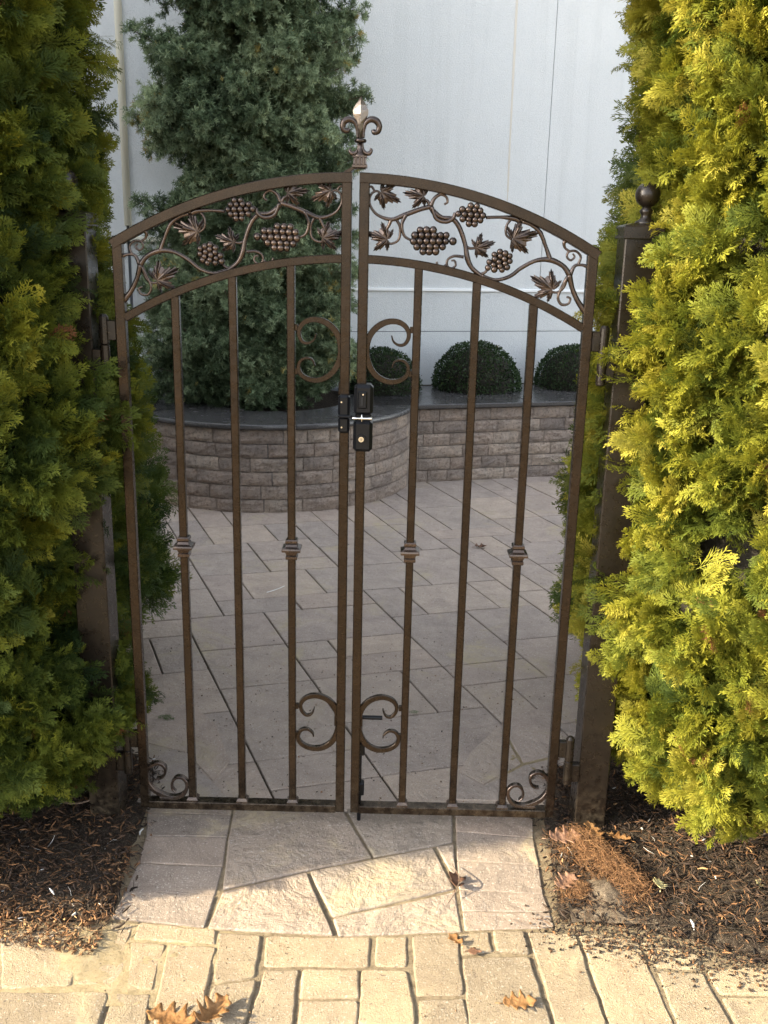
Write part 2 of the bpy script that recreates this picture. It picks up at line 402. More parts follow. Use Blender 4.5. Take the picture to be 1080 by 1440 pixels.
# threshold: border bricks left and right, cut flagstones between
tp = tag(empty('threshold_path', (0, -.2, 0)), 'short path under the gate of cut flagstones between two brick borders', kind='structure')
def pxpoly(L, z=0.0): return [gr(x, y, z) for x, y in L]
def lerp(a, b, t): return (a[0]+(b[0]-a[0])*t, a[1]+(b[1]-a[1])*t)
LB = [((208, 1126), (328, 1130)), ((206, 1143), (326, 1146)), ((205, 1175), (320, 1177)), ((193, 1213), (314, 1218)), ((176, 1251), (303, 1260)), ((156, 1291), (288, 1305))]
RB = [((638, 1128), (750, 1134)), ((641, 1169), (751, 1179)), ((642, 1210), (759, 1217)), ((645, 1251), (765, 1258)), ((650, 1281), (775, 1283)), ((653, 1308), (781, 1304))]
for B in (LB, RB):
    for a, b in zip(B[:-1], B[1:]):
        build('border_brick', slab(pxpoly([a[0], a[1], b[1], b[0]]), random.uniform(-.001, .002), .04, .0014, .003, .0008, .003), M_brick, tp)
FL = [[(329, 1130), (482, 1136), (524, 1206), (433, 1225), (312, 1252), (320, 1180)],
      [(484, 1136), (637, 1130), (638, 1185), (525, 1206)],
      [(312, 1253), (432, 1226), (471, 1316), (290, 1306)],
      [(434, 1225), (610, 1191), (641, 1250), (467, 1290)],
      [(612, 1190), (639, 1186), (642, 1240)],
      [(467, 1291), (642, 1252), (652, 1310), (475, 1317)]]
for P in FL:
    build('flagstone', slab(pxpoly(P), random.uniform(0, .003), .04, .0022, .0045, .0018, .004, (random.uniform(-.01, .01), random.uniform(-.01, .01)), .04), M_thresh, tp)
# flared border stones just inside the gate
flare = {'l': [[(160, 960), (201, 972), (272, 992), (262, 1060), (180, 1040)], [(272, 993), (304, 1018), (325, 1072), (300, 1100), (262, 1061)], [(180, 1041), (262, 1062), (300, 1101), (328, 1128), (205, 1124)]],
         'r': [[(778, 990), (734, 1004), (704, 1019), (735, 1075), (800, 1060)], [(703, 1020), (690, 1031), (661, 1058), (645, 1087), (680, 1105), (734, 1076)], [(645, 1088), (680, 1106), (735, 1077), (800, 1062), (790, 1130), (638, 1126)]]}
for side in flare.values():
    for P in side:
        build('border_brick', slab(pxpoly(P), .004, .03, .0030, .003, .001, .003), M_court, tp)

# walkway of tumbled stones in front
wk = tag(empty('walkway', (0, -.8, 0)), 'sunlit walkway of worn tan paving stones in front of the gate', kind='structure')
e8 = lambda L: [(x/2.25, 1280+y/2.25) for x, y in L]
e7 = lambda L: [(600+x/2.25, 1150+y/2.25) for x, y in L]
eM = lambda L: [(100+x/1.421, 1130+y/1.421) for x, y in L]
COB = [e8(L) for L in ([(0, 70), (325, 45), (265, 150), (225, 240), (0, 250)], [(330, 38), (430, 38), (403, 100), (390, 245), (235, 240), (270, 150)],
       [(440, 38), (690, 64), (686, 112), (415, 92)], [(412, 97), (528, 105), (482, 255), (395, 247)], [(532, 105), (688, 116), (640, 340), (625, 362), (482, 362), (486, 300)],
       [(692, 68), (830, 76), (812, 212), (674, 232)], [(838, 78), (1177, 84), (1172, 180), (832, 178)], [(672, 238), (816, 218), (775, 365), (634, 365)],
       [(836, 184), (950, 184), (930, 365), (780, 365)], [(955, 185), (1140, 184), (1140, 280), (946, 280)], [(946, 286), (1140, 286), (1136, 365), (936, 365)],
       [(-30, 258), (340, 258), (345, 280), (318, 365), (-30, 365)], [(356, 260), (478, 262), (470, 365), (324, 365)])]
COB += [eM(L) for L in ([(607, 263), (675, 263), (675, 328), (605, 325)], [(578, 330), (676, 332), (692, 445), (572, 445)], [(681, 263), (774, 258), (788, 382), (688, 384)], [(691, 389), (790, 386), (800, 445), (696, 445)])]
COB += [e7(L) for L in ([(98, 365), (198, 357), (214, 424), (108, 434)], [(204, 356), (312, 357), (328, 432), (220, 424)], [(110, 440), (326, 436), (404, 660), (134, 660)],
        [(318, 360), (474, 364), (574, 660), (410, 660)], [(480, 364), (668, 380), (790, 660), (580, 660)], [(676, 384), (760, 400), (872, 440), (872, 480), (722, 474)],
        [(724, 480), (874, 486), (972, 660), (796, 660)], [(882, 480), (1000, 470), (1130, 480), (1130, 562), (926, 562)], [(926, 568), (1130, 567), (1130, 660), (978, 660)])]
for k, P in enumerate(COB):
    build('paving_stone', slab(pxpoly(P), random.uniform(.0, .004), .045, .0018, .0050, .0050, .007, (random.uniform(-.008, .008), random.uniform(-.008, .008)), .022), M_cobble, wk)
# the same stones go on beyond the frame
y0 = -.775; row = 0
while y0 > -2.3:
    x0 = -1.9+random.uniform(0, .1); h = .15
    while x0 < 2.0:
        w = random.choice([.10, .15, .21])
        build('paving_stone', slab([Vector(p) for p in ((x0, y0), (x0+w, y0), (x0+w, y0-h), (x0, y0-h))], random.uniform(-.003, .003), .045, .005, .009, 0, .018), M_cobble, wk)
        x0 += w
    y0 -= h
for sx in (-1, 1):
    for k in range(3):
        for q in range(6):
            xa = (-.74 if sx < 0 else 1.0)+sx*q*.17; ya = -.775+k*.1
            if sx > 0 and k > 1: continue
            build('paving_stone', slab([Vector(p) for p in ((xa, ya), (xa+sx*.17, ya), (xa+sx*.17, ya+.1), (xa, ya+.1))], 0, .045, .005, .009, 0, .018), M_cobble, wk)

# ------------------------------------------------------------------ beds
def bed(name, inside, x0, x1, y0, y1, step, h, mat, label):
    nx = int((x1-x0)/step)+1; ny = int((y1-y0)/step)+1
    V = []
    for j in range(ny):
        for i in range(nx):
            x = x0+i*step; y = y0+j*step; d = inside(x, y)
            nz = noise.fractal(Vector((x*7, y*7, 3)), 1, 2, 4)*.010+noise.noise(Vector((x*40, y*40, 0)))*.003
            z = -.027+(h+.027)*max(0, min(1, d/.05+.35)) if d > -.02 else -.029
            V.append((x, y, z+nz*(1 if d > 0 else 0)))
    F = [(j*nx+i, j*nx+i+1, (j+1)*nx+i+1, (j+1)*nx+i) for j in range(ny-1) for i in range(nx-1)]
    F = [f for f in F if max(V[k][2] for k in f) > -.0285]
    o = fast_mesh(name, np.array(V), np.array(F), mat, smooth=True); tag(o, label, kind='structure'); return o
def in_left(x, y):
    # distance inside (positive) of the left bed
    if y < .1: ex = -.562-.03*min(1, (y+.40)/.4)
    else: ex = -.612-.30*min(1, max(0, (y-.28)/.35))-.40*min(1, max(0, (y-.6)/.8))
    return min(ex-x, y+.45+.28*max(0, -.56-x)*0+.05*noise.noise(Vector((x*6, 0, 1))), 3.2-y)
def in_right(x, y):
    if y < .1: ex = .545+.03*min(1, (y+.40)/.4)
    else: ex = .612+.30*min(1, max(0, (y-.30)/.35))+.40*min(1, max(0, (y-.6)/.8))
    lim = -.40-max(0, x-.72)*.38
    return min(x-ex, y-lim+.03*noise.noise(Vector((x*9, 0, 5))), 3.6-y)
bedL = bed('planting_bed', in_left, -2.6, -.5, -.6, 3.2, .03, .012, M_soil, 'dark bed of soil under the left evergreen')
bedR = bed('planting_bed', in_right, .5, 2.8, -1.2, 3.6, .03, .012, M_soil, 'dark bed of soil under the right evergreen')

def drift(name, cx_, cy_, rx, ry, h, mat, label, seed):
    """thin uneven layer of sand blown over the stones"""
    n = 70; V = []
    for j in range(n+1):
        for i in range(n+1):
            a = -1+2*i/n; b = -1+2*j/n; x = cx_+a*rx; y = cy_+b*ry; d = math.hypot(a, b)
            V.append((x, y, h*(1-d*1.15)+.006*noise.fractal(Vector((x*9+seed, y*9, 0)), 1, 2, 5)*min(1, 2*h/.006)-.001))
    F = [(j*(n+1)+i, j*(n+1)+i+1, (j+1)*(n+1)+i+1, (j+1)*(n+1)+i) for j in range(n) for i in range(n)]
    F = [f for f in F if max(V[k][2] for k in f) > -.012]
    o = fast_mesh(name, np.array(V), np.array(F), mat, smooth=True); tag(o, label, kind='stuff')
M_sand = soil_mat('yellow_sand', (.40, .31, .18), (.52, .415, .26), (.56, .46, .31))
c_ = gr(110, 1352); drift('sand_drift', c_.x, c_.y, .36, .135, .0050, M_sand, 'yellow sand drifted over the left stones of the walkway', 1)
c_ = gr(735, 1075); drift('sand_patch', c_.x, c_.y, .13, .20, .0045, M_sand, 'patch of yellow sand inside the right gate leaf', 4)
c_ = gr(330, 1020); 0 and drift('sand_patch', c_.x, c_.y, .20, .14, .0012, M_sand, 'faint sand stain inside the left gate leaf', 7)
def chips(name, pts, lens, wid, tints, mat, label, lift=.006, flat=.35, kind='stuff'):
    n = len(pts); az = rng.uniform(0, 2*np.pi, n); el = rng.normal(0, flat, n)
    d = np.stack([np.cos(az)*np.cos(el), np.sin(az)*np.cos(el), np.sin(el)], 1)
    s = np.stack([-np.sin(az), np.cos(az), np.zeros(n)], 1); u = np.cross(d, s)
    ro = rng.uniform(-.6, .6, n)[:, None]; s2 = s*np.cos(ro)+u*np.sin(ro); u2 = np.cross(d, s2)
    L = lens[:, None]/2; W = wid[:, None]/2; H = W*.45
    bend = rng.normal(0, .12, n)[:, None]*lens[:, None]
    V = []
    for a, sc in ((-1, .5), (0, 1), (1, .35)):
        off = s2*(bend if a == 0 else 0)
        V += [pts+d*L*a+s2*W*sc+off, pts+d*L*a-s2*W*sc+off, pts+d*L*a+u2*H*sc*2+off]
    V = np.stack(V, 1)  # n,9,3
    q = np.array([[0, 1, 4, 3], [1, 2, 5, 4], [2, 0, 3, 5], [3, 4, 7, 6], [4, 5, 8, 7], [5, 3, 6, 8]])
    F = (q[None]+np.arange(n)[:, None, None]*9).reshape(-1, 4)
    V[:, :, 2] += lift
    o = fast_mesh(name, V.reshape(-1, 3), F, mat, tint=np.repeat(tints, 9)); tag(o, label, kind=kind); return o
def scatter(inside, n, x0, x1, y0, y1, bias=None):
    P = []
    while len(P) < n:
        x = random.uniform(x0, x1); y = random.uniform(y0, y1)
        d = inside(x, y)
        if d > random.uniform(-.04, .03) and (bias is None or random.random() < bias(x, y)):
            P.append((x, y, random.uniform(0, .008)+(.012 if d > .03 else .0)))
    return np.array(P)
def mk_chips(name, inside, n, box_, label, tint_a, tint_b, bias=None, lmin=.008, lmax=.034):
    P = scatter(inside, n, *box_, bias); thin = rng.random(n) < .55
    lens = np.where(thin, rng.uniform(lmin*1.5, lmax*1.3, n), rng.uniform(lmin, lmax, n)); wid = np.where(thin, rng.uniform(.0008, .002, n), rng.uniform(.003, .009, n))
    t = np.where(thin, rng.uniform(.25, .92, n)**(1.0 if name != 'bark_mulch' else 1.35), np.clip(rng.beta(tint_a, tint_b, n), 0, .93)); t[rng.random(n) < .006] = 1.0
    return chips(name, P, lens, wid, t, M_chip, label)
nearfront = lambda x, y: 1.0 if y < .35 else .25
mk_chips('bark_mulch', in_left, 7000, (-1.5, -.5, -.5, 1.2), 'brown needles and dark bark chips covering the left bed', 1.6, 2.2, nearfront)
mk_chips('bark_mulch', in_right, 12000, (.5, 1.7, -.95, 1.3), 'coarse dark bark mulch and dry needles covering the right bed', 1.2, 2.4, nearfront)
# dry needle litter spilling on the walkway corner at left
def spill(x, y): return .02 if (x < -.575-.05*max(0, y+.4) and -.56+.16*max(0, -x-.6) < y < -.12 and random.random() < .35+.65*(-.12-y)/.35) else -1
mk_chips('needle_litter', spill, 3600, (-1.2, -.5, -.56, -.14), 'dry needle litter spilling over the left edge of the walkway', 3.5, 1.3, lmin=.006, lmax=.022)
# reddish heap of fallen needles beside the right post
P = []
for k in range(5200):
    t = random.random(); c = gr(805, 1185).lerp(gr(895, 1268), t) if k < 4200 else gr(812, 1262)
    r = (.055+.02*math.sin(t*3.1)) if k < 4200 else .04
    a = random.gauss(0, .55)*r; b = random.gauss(0, .55)*r; hh = max(0, 1-(a*a+b*b)/(r*r*1.3))
    P.append((c.x+a, c.y+b, .012+random.random()*hh*(.05 if k < 4200 else .025)))
P = np.array(P); n = len(P)
chips('fallen_needle_heap', P, rng.uniform(.012, .04, n), rng.uniform(.0007, .0018, n), rng.uniform(.62, .93, n), M_chip, 'reddish brown heap of dead needles beside the right gate post', 0, .5)
# sandy mound and crumbs in the joints
def crumbs(name, n, region, label, tint=(.6, .98), size=(.002, .006)):
    P = np.array([region() for _ in range(n)]); s = rng.uniform(*size, n)
    return chips(name, P, s, s*.8, rng.uniform(*tint, n), M_chip, label, 0)
def joint_pt():
    p = gr(random.uniform(-20, 1100), random.uniform(1305, 1460)); return (p.x, p.y, random.choice([-.01, -.012, .001]))
crumbs('paving_grit', 2600, joint_pt, 'loose grit and crumbs on the sunlit walkway stones', (.3, .97), (.0015, .004))
def court_pt():
    p = gr(random.uniform(190, 800), random.uniform(900, 1135)); return (p.x, p.y, .003)
def edge_pt():
    t = random.random(); p = gr(785, 1312).lerp(gr(1085, 1372), t); return (p.x+random.gauss(0, .06), p.y+random.gauss(.012, .04), .004)
crumbs('mulch_crumbs', 1100, edge_pt, 'mulch crumbs spilled along the right edge of the walkway', (.0, .85), (.002, .010))
crumbs('courtyard_litter', 500, court_pt, 'small bits of leaf and twig on the courtyard paving', (.2, .9), (.002, .007))
def heap_pt():
    c = gr(850, 1265); a = random.gauss(0, .035); b = random.gauss(0, .045); return (c.x+a, c.y+b, .014+.02*math.exp(-(a*a+b*b)/.003)*random.random())
bm = bmesh.new(); c = gr(852, 1262)
bmesh.ops.create_grid(bm, x_segments=24, y_segments=24, size=.11)
for v in bm.verts:
    d = v.co.length; v.co.z = .028*math.exp(-d*d/.0035)+.004*noise.noise(v.co*60)-.004; v.co += Vector((c.x, c.y, .012))
sm = soil_mat('sandy_soil', (.10, .075, .055), (.2, .155, .115), (.32, .26, .19))
o = build('soil_mound', bm, sm, smooth=True); tag(o, 'small mound of grey brown sandy soil beside the right bed edge', kind='stuff')

# ------------------------------------------------------------------ house
HOUSE0 = Vector((.97, 5.5, 0)); wx = Vector((math.cos(R_(16.3)), math.sin(R_(16.3)), 0)); wnrm = Vector((wx.y, -wx.x, 0))
def hp(s, z, out=0): return HOUSE0+wx*s+wnrm*out+Vector((0, 0, z))
def on_house(px, py, out=0.0):
    d = ray(px, py); o0 = HOUSE0+wnrm*out; t = (o0-CAMP).dot(wnrm)/d.dot(wnrm); p = CAMP+d*t
    return (p-HOUSE0).dot(wx), p.z
house = tag(empty('house', HOUSE0), 'pale grey stucco house wall behind the planted walls', 'building')
def wbox(bm, s0, s1, z0, z1, o0, o1, bev=0):
    c = hp((s0+s1)/2, (z0+z1)/2, (o0+o1)/2)
    box(bm, c, (abs(s1-s0), abs(o1-o0), abs(z1-z0)), Matrix.Rotation(R_(16.3), 3, 'Z'), bev)
sj = on_house(777, 120)[0]; zj1 = on_house(680, 408)[1]; zj0 = on_house(680, 466)[1]; sl_ = on_house(172, 150)[0]
sr_ = on_house(718, 200)[0]
cols = [(-9.0, sl_-.008), (sl_+.008, sj), (sj, 9.0)]
rows = [(-.1, zj0), (zj0, zj1), (zj1, 7.2)]
for a, b in cols:
    for c, d in rows:
        if a < sl_-1: 
            if c != -.1: continue
            d = 7.2
        bm = bmesh.new(); g = .004
        wbox(bm, a+g*.6, b-g*.6, c+g*.7, d-g*.7, -.25, 0.0 if a > sl_-1 else .02, .0015)
        build('wall_panel', bm, M_stucco, house)
bm = bmesh.new(); wbox(bm, -9.0, 9.0, -.1, 7.2, -.6, -.0052); build('wall_backing', bm, M_joint_line, house)
bm = bmesh.new(); wbox(bm, sl_+.045, 9.0, zj1-.012, zj1+.010, -.004, .016, .003); build('trim_line', bm, M_white, house)
# corner bead, its cream colour painting in a sunlit strip
bm = bmesh.new(); prof = []
lathe(bm, [(.027, 0), (.027, 5.4)], hp(sl_, 1.72, .012), 16); build('corner_bead', bm, M_sun_trim, house, True)
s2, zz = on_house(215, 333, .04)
bm = bmesh.new(); wbox(bm, sl_-.03, s2+.15, zz-.035, zz, 0, .05, .004); build('ledge', bm, M_sun_trim, house)  # ledge sunlight painted in with the same bright tone
bm = bmesh.new(); P_ = [hp(*(lambda q: (q[0], q[1]))(on_house(x, y)), .0012) for x, y in ((728, -20), (724, 60), (721, 120), (717, 200), (714, 270), (712, 300))]
for a, b, w in zip(P_[:-1], P_[1:], (.010, .010, .008, .008, .004)):
    bm.faces.new([bm.verts.new(q) for q in (a-wx*w, a+wx*w, b+wx*w*.9, b-wx*w*.9)])
build('rust_streak', bm, M_rust, house)
s_, z_ = on_house(601, 553); bm = bmesh.new(); wbox(bm, s_-.016, s_+.016, z_-.03, z_+.03, 0, .03, .003); build('outlet_box', bm, M_black, house)
# eaves and roof above the frame
bm = bmesh.new(); wbox(bm, -9.4, 9.4, 7.2, 7.35, -6, .5); build('eave', bm, M_white, house)
M_roof = N('roof_shingle', .9).color((.08, .075, .07)).m
bm = bmesh.new()
q = [hp(-9.4, 7.35, .5), hp(9.4, 7.35, .5), hp(9.4, 9.6, -3), hp(-9.4, 9.6, -3), hp(-9.4, 7.35, -6), hp(9.4, 7.35, -6)]
q = [bm.verts.new(v) for v in q]; bm.faces.new((q[0], q[1], q[2], q[3])); bm.faces.new((q[3], q[2], q[5], q[4])); bm.faces.new((q[0], q[3], q[4])); bm.faces.new((q[1], q[5], q[2]))
build('roof', bm, M_roof, house)

# unseen house added beyond the left edge only to shade court and gate
nh = tag(empty('added_shade_house', (-7.5, 6, 0)), 'tall unseen house added left of the court to shade it', 'building')
bm = bmesh.new(); box(bm, (-8.6, 6.125, 3.6), (4.4, 15.95, 7.4)); build('wall', bm, M_stucco, nh)
bm = bmesh.new()
q = [bm.verts.new(v) for v in ((-11.1, -1.95, 7.3), (-6.1, -1.95, 7.3), (-8.6, -1.95, 9.6), (-11.1, 14.3, 7.3), (-6.1, 14.3, 7.3), (-8.6, 14.3, 9.6))]
bm.faces.new((q[0], q[1], q[2])); bm.faces.new((q[3], q[5], q[4])); bm.faces.new((q[1], q[4], q[5], q[2])); bm.faces.new((q[0], q[2], q[5], q[3])); bm.faces.new((q[0], q[3], q[4], q[1]))
build('roof', bm, M_roof, nh)

# ------------------------------------------------------------------ retaining walls
WH = .53; CO = .088
def split_block(w, h, d, seed, taper=0):
    """rough faced block: x along wall, y 0 = face, z up; face pushed out unevenly"""
    nx, nz = max(4, int(w/.035)), 4; bm = bmesh.new(); g = []
    for j in range(nz+1):
        r = []
        for i in range(nx+1):
            x = -w/2+w*i/nx; z = h*j/nz; e = min(i, nx-i, j, nz-j)
            o = 0 if e == 0 else .010+.011*noise.noise(Vector((x*22+seed*3.1, z*22, seed*7.7)))+.0055*random.uniform(-1, 1)
            xx = x+(random.uniform(-.003, .003) if 0 < i < nx else 0); r.append(bm.verts.new((xx, -o, z+(random.uniform(-.0015, .0015) if e == 0 else random.uniform(-.003, .003)))))
        g.append(r)
    for j in range(nz):
        for i in range(nx): bm.faces.new((g[j][i], g[j][i+1], g[j+1][i+1], g[j+1][i]))
    b = [bm.verts.new((x, d, z)) for x, z in ((-w/2, 0), (w/2, 0), (w/2, h), (-w/2, h))]
    bm.faces.new([g[0][i] for i in range(nx, -1, -1)]+[b[0], b[1]]); bm.faces.new([g[nz][i] for i in range(nx+1)]+[b[2], b[3]])
    bm.faces.new([g[j][0] for j in range(nz+1)]+[b[3], b[0]]); bm.faces.new([g[j][nx] for j in range(nz, -1, -1)]+[b[1], b[2]])
    return bm
pw = tag(empty('planter_wall', (-.75, 4.31, 0)), 'curved raised planter wall of split faced blocks around the blue cedar', 'wall')
PC = Vector((-.75, 4.31, 0)); PR = 1.0
a0 = R_(150); a1 = R_(388)
for row in range(6):
    a = a0+random.uniform(0, .12)
    while a < a1:
        w = random.choice([.15, .20, .24, .29, .33]); da = w/PR
        bm = split_block(w-.005, CO-.0055, .12, random.random()*50)
        for v in bm.verts:   # bend to the curve
            th = a+da/2+v.co.x/PR; rr = PR-v.co.y; v.co = Vector((PC.x+rr*math.cos(th), PC.y+rr*math.sin(th), row*CO+v.co.z))
        build('block', bm, M_block, pw); a += da
bm = bmesh.new(); lathe(bm, [(PR-.02, 0), (PR-.02, WH-.005)], PC, 64); build('core', bm, M_joint_line, pw)
# ring coping with bullnose edge, in segments
nseg = 7
for k in range(nseg):
    t0 = a0+(a1-a0)*k/nseg+.0015; t1 = a0+(a1-a0)*(k+1)/nseg-.0015; bm = bmesh.new(); rings = []
    prof = [(PR-.45, WH+.002), (PR+.028, WH+.002), (PR+.035, WH+.008), (PR+.037, WH+.018), (PR+.035, WH+.028), (PR+.027, WH+.034), (PR-.45, WH+.034)]
    for s in range(13):
        th = t0+(t1-t0)*s/12; rings.append([bm.verts.new((PC.x+r*math.cos(th), PC.y+r*math.sin(th), z)) for r, z in prof])
    for s in range(12):
        for q in range(7): bm.faces.new((rings[s][q], rings[s][(q+1) % 7], rings[s+1][(q+1) % 7], rings[s+1][q]))
    bm.faces.new(rings[0]); bm.faces.new(rings[-1][::-1]); build('coping', bm, M_granite, pw)
bm = bmesh.new(); lathe(bm, [(PR-.23, WH-.06), (PR-.23, WH+.0)], PC, 48)
o = build('soil', bm, M_soil, pw)

SW = Vector((.905, 4.379, 0))   # a point at the foot of the straight wall
for side, s0, s1, lab in (('r', -.84, 3.4, 'straight retaining wall of split faced blocks with granite coping, right of the curved planter'), ('l', -5.2, -2.40, 'straight retaining wall of split faced blocks, left of the curved planter')):
    rw = tag(empty('retaining_wall', SW+wx*(s0+s1)/2), lab, 'wall')
    for row in range(6):
        s = s0+random.uniform(-.1, .02)
        while s < s1:
            w = random.choice([.15, .20, .24, .29, .33]); bm = split_block(w-.005, CO-.0055, .12, random.random()*50)
            Mx = Matrix.Translation(SW+wx*(s+w/2)+Vector((0, 0, row*CO)))@Matrix.Rotation(R_(16.3), 4, 'Z')
            bmesh.ops.transform(bm, matrix=Mx, verts=bm.verts); build('block', bm, M_block, rw); s += w
    bm = bmesh.new(); c = SW+wx*(s0+s1)/2-wnrm*.55; box(bm, (c.x, c.y, WH/2-.003), (s1-s0, 1.06, WH-.01), Matrix.Rotation(R_(16.3), 3, 'Z')); build('core', bm, M_joint_line, rw)
    s = s0-.1
    while s < s1:
        w = 1.15; c = SW+wx*(s+w/2)-wnrm*.40; bm = bmesh.new()
        box(bm, (c.x, c.y, WH+.018), (w-.003, .87, .032), Matrix.Rotation(R_(16.3), 3, 'Z'), .006); build('coping', bm, M_granite, rw); s += w
    bm = bmesh.new(); c = SW+wx*(s0+s1)/2-wnrm*.90; box(bm, (c.x, c.y, WH-.01), (s1-s0, .34, .04), Matrix.Rotation(R_(16.3), 3, 'Z')); build('soil', bm, M_soil, rw)

# ------------------------------------------------------------------ foliage tools
def spray_proto(nside, nsub, seed):
    """flat drooping fan of scale branchlets, base at origin, tip near (0,1,0)"""
    r = np.random.default_rng(seed); Q = []; droop = r.uniform(.05, .35)
    def blade(p, a, l, w, z0, dz):
        d = np.array([math.sin(a), math.cos(a)]); s = np.array([d[1], -d[0]])
        P = [p, p+d*l*.55+s*w, p+d*l, p+d*l*.55-s*w]; zz = [z0, z0+dz*.5, z0+dz, z0+dz*.5]
        Q.append([[x, y, z-droop*(x*x+y*y)*.8] for (x, y), z in zip(P, zz)])
    bend = r.normal(0, .25); pts = [np.zeros(2)]
    for k in range(nside):
        a = bend*k/nside; pts.append(pts[-1]+np.array([math.sin(a), math.cos(a)])/nside*.86)
    for k in range(nside):
        d = pts[k+1]-pts[k]; a = math.atan2(d[0], d[1]); blade(pts[k], a, np.hypot(*d)*1.25, .016, 0, 0)
    for k in range(1, nside+1):
        t = k/nside; ax = bend*t
        for sgn in (1, -1):
            if r.random() < .12: continue
            l = (.50*(1-t)+.17)*r.uniform(.7, 1.2)*min(1, t*3.5+.2); a = ax+sgn*r.uniform(.45, .80); p = pts[k]
            dz = r.normal(-.02, .07); blade(p, a, l, .0165, 0, dz)
            d = np.array([math.sin(a), math.cos(a)])
            for q in range(1, nsub+1):
                f = q/(nsub+1); pp = p+d*l*f
                for s3 in (1, -1):
                    if s3 == -sgn and r.random() < .3: continue
                    blade(pp, a+s3*r.uniform(.4, .7), l*(.52*(1-f)+.14)*r.uniform(.7, 1.2), .0145, dz*f, r.normal(-.01, .04))
    blade(pts[-1], bend, .16, .024, 0, -.02)
    return np.array(Q)   # (m,4,3)
def proto_col(name, protos, mat, k=4):
    col = bpy.data.collections.new(name)     # not linked to the scene: only a source of shapes
    for i, v in enumerate(protos):
        me = bpy.data.meshes.new('%s_%02d' % (name, i)); V = v.reshape(-1, 3)
        me.from_pydata(V.tolist(), [], np.arange(len(V)).reshape(-1, k).tolist())
        a = me.attributes.new('along', 'FLOAT', 'POINT'); a.data.foreach_set('value', np.clip(np.linalg.norm(V[:, :2], axis=1), 0, 1).astype(np.float32))
        me.materials.append(mat); o = bpy.data.objects.new('%s_%02d' % (name, i), me); col.objects.link(o)
    return col
def inst_group(name, col):
    ng = bpy.data.node_groups.new(name, 'GeometryNodeTree')
    ng.interface.new_socket('Geometry', in_out='INPUT', socket_type='NodeSocketGeometry'); ng.interface.new_socket('Geometry', in_out='OUTPUT', socket_type='NodeSocketGeometry')
    nd = ng.nodes; gi = nd.new('NodeGroupInput'); go = nd.new('NodeGroupOutput'); ip = nd.new('GeometryNodeInstanceOnPoints'); ci = nd.new('GeometryNodeCollectionInfo')
    ci.inputs['Collection'].default_value = col; ci.inputs['Separate Children'].default_value = True; ci.inputs['Reset Children'].default_value = True
    def attr(n, t): 
        a = nd.new('GeometryNodeInputNamedAttribute'); a.data_type = t; a.inputs['Name'].default_value = n
        return next(o for o in a.outputs if o.enabled and o.name == 'Attribute')
    ng.links.new(gi.outputs[0], ip.inputs['Points']); ng.links.new(ci.outputs[0], ip.inputs['Instance']); ip.inputs['Pick Instance'].default_value = True
    ng.links.new(attr('pick', 'INT'), ip.inputs['Instance Index'])
    er = nd.new('FunctionNodeEulerToRotation'); ng.links.new(attr('rot', 'FLOAT_VECTOR'), er.inputs[0]); ng.links.new(er.outputs[0], ip.inputs['Rotation'])
    ng.links.new(attr('size', 'FLOAT'), ip.inputs['Scale'])
    ng.links.new(ip.outputs[0], go.inputs[0]); return ng
def foliage(name, parent, group, nproto, P, D, Nrm, S, T, world=True):
    """one object whose points carry rotated sprays: y of the spray along D, its face towards Nrm"""
    P = np.asarray(P, float); D = D/np.linalg.norm(D, axis=1)[:, None]; Nrm = Nrm-D*np.sum(D*Nrm, 1)[:, None]; Nrm = Nrm/np.linalg.norm(Nrm, axis=1)[:, None]; X = np.cross(D, Nrm)
    # rotation matrix columns X, D, Nrm -> XYZ euler
    ry = -np.arcsin(np.clip(X[:, 2], -1, 1)); rx = np.arctan2(D[:, 2], Nrm[:, 2]); rz = np.arctan2(X[:, 1], X[:, 0])
    me = bpy.data.meshes.new(name); me.vertices.add(len(P)); me.vertices.foreach_set('co', P.astype(np.float32).ravel())
    for nm, t, v in (('rot', 'FLOAT_VECTOR', np.stack([rx, ry, rz], 1)), ('size', 'FLOAT', S), ('tint', 'FLOAT', T)):
        a = me.attributes.new(nm, t, 'POINT'); a.data.foreach_set('vector' if t == 'FLOAT_VECTOR' else 'value', np.asarray(v, np.float32).ravel())
    a = me.attributes.new('pick', 'INT', 'POINT'); a.data.foreach_set('value', rng.integers(0, nproto, len(P)).astype(np.int32))
    o = link(bpy.data.objects.new(name, me), parent); o['kind'] = 'stuff'
    if parent is not None and world: o.location = -parent.location
    md = o.modifiers.new('foliage', 'NODES'); md.node_group = group; return o
G_HI = inst_group('near_sprays', proto_col('near_spray', [spray_proto(10, 3, s) for s in range(12)], M_thuja))
G_LO = inst_group('rear_sprays', proto_col('rear_spray', [spray_proto(6, 2, s) for s in range(20, 28)], M_thuja_rear))

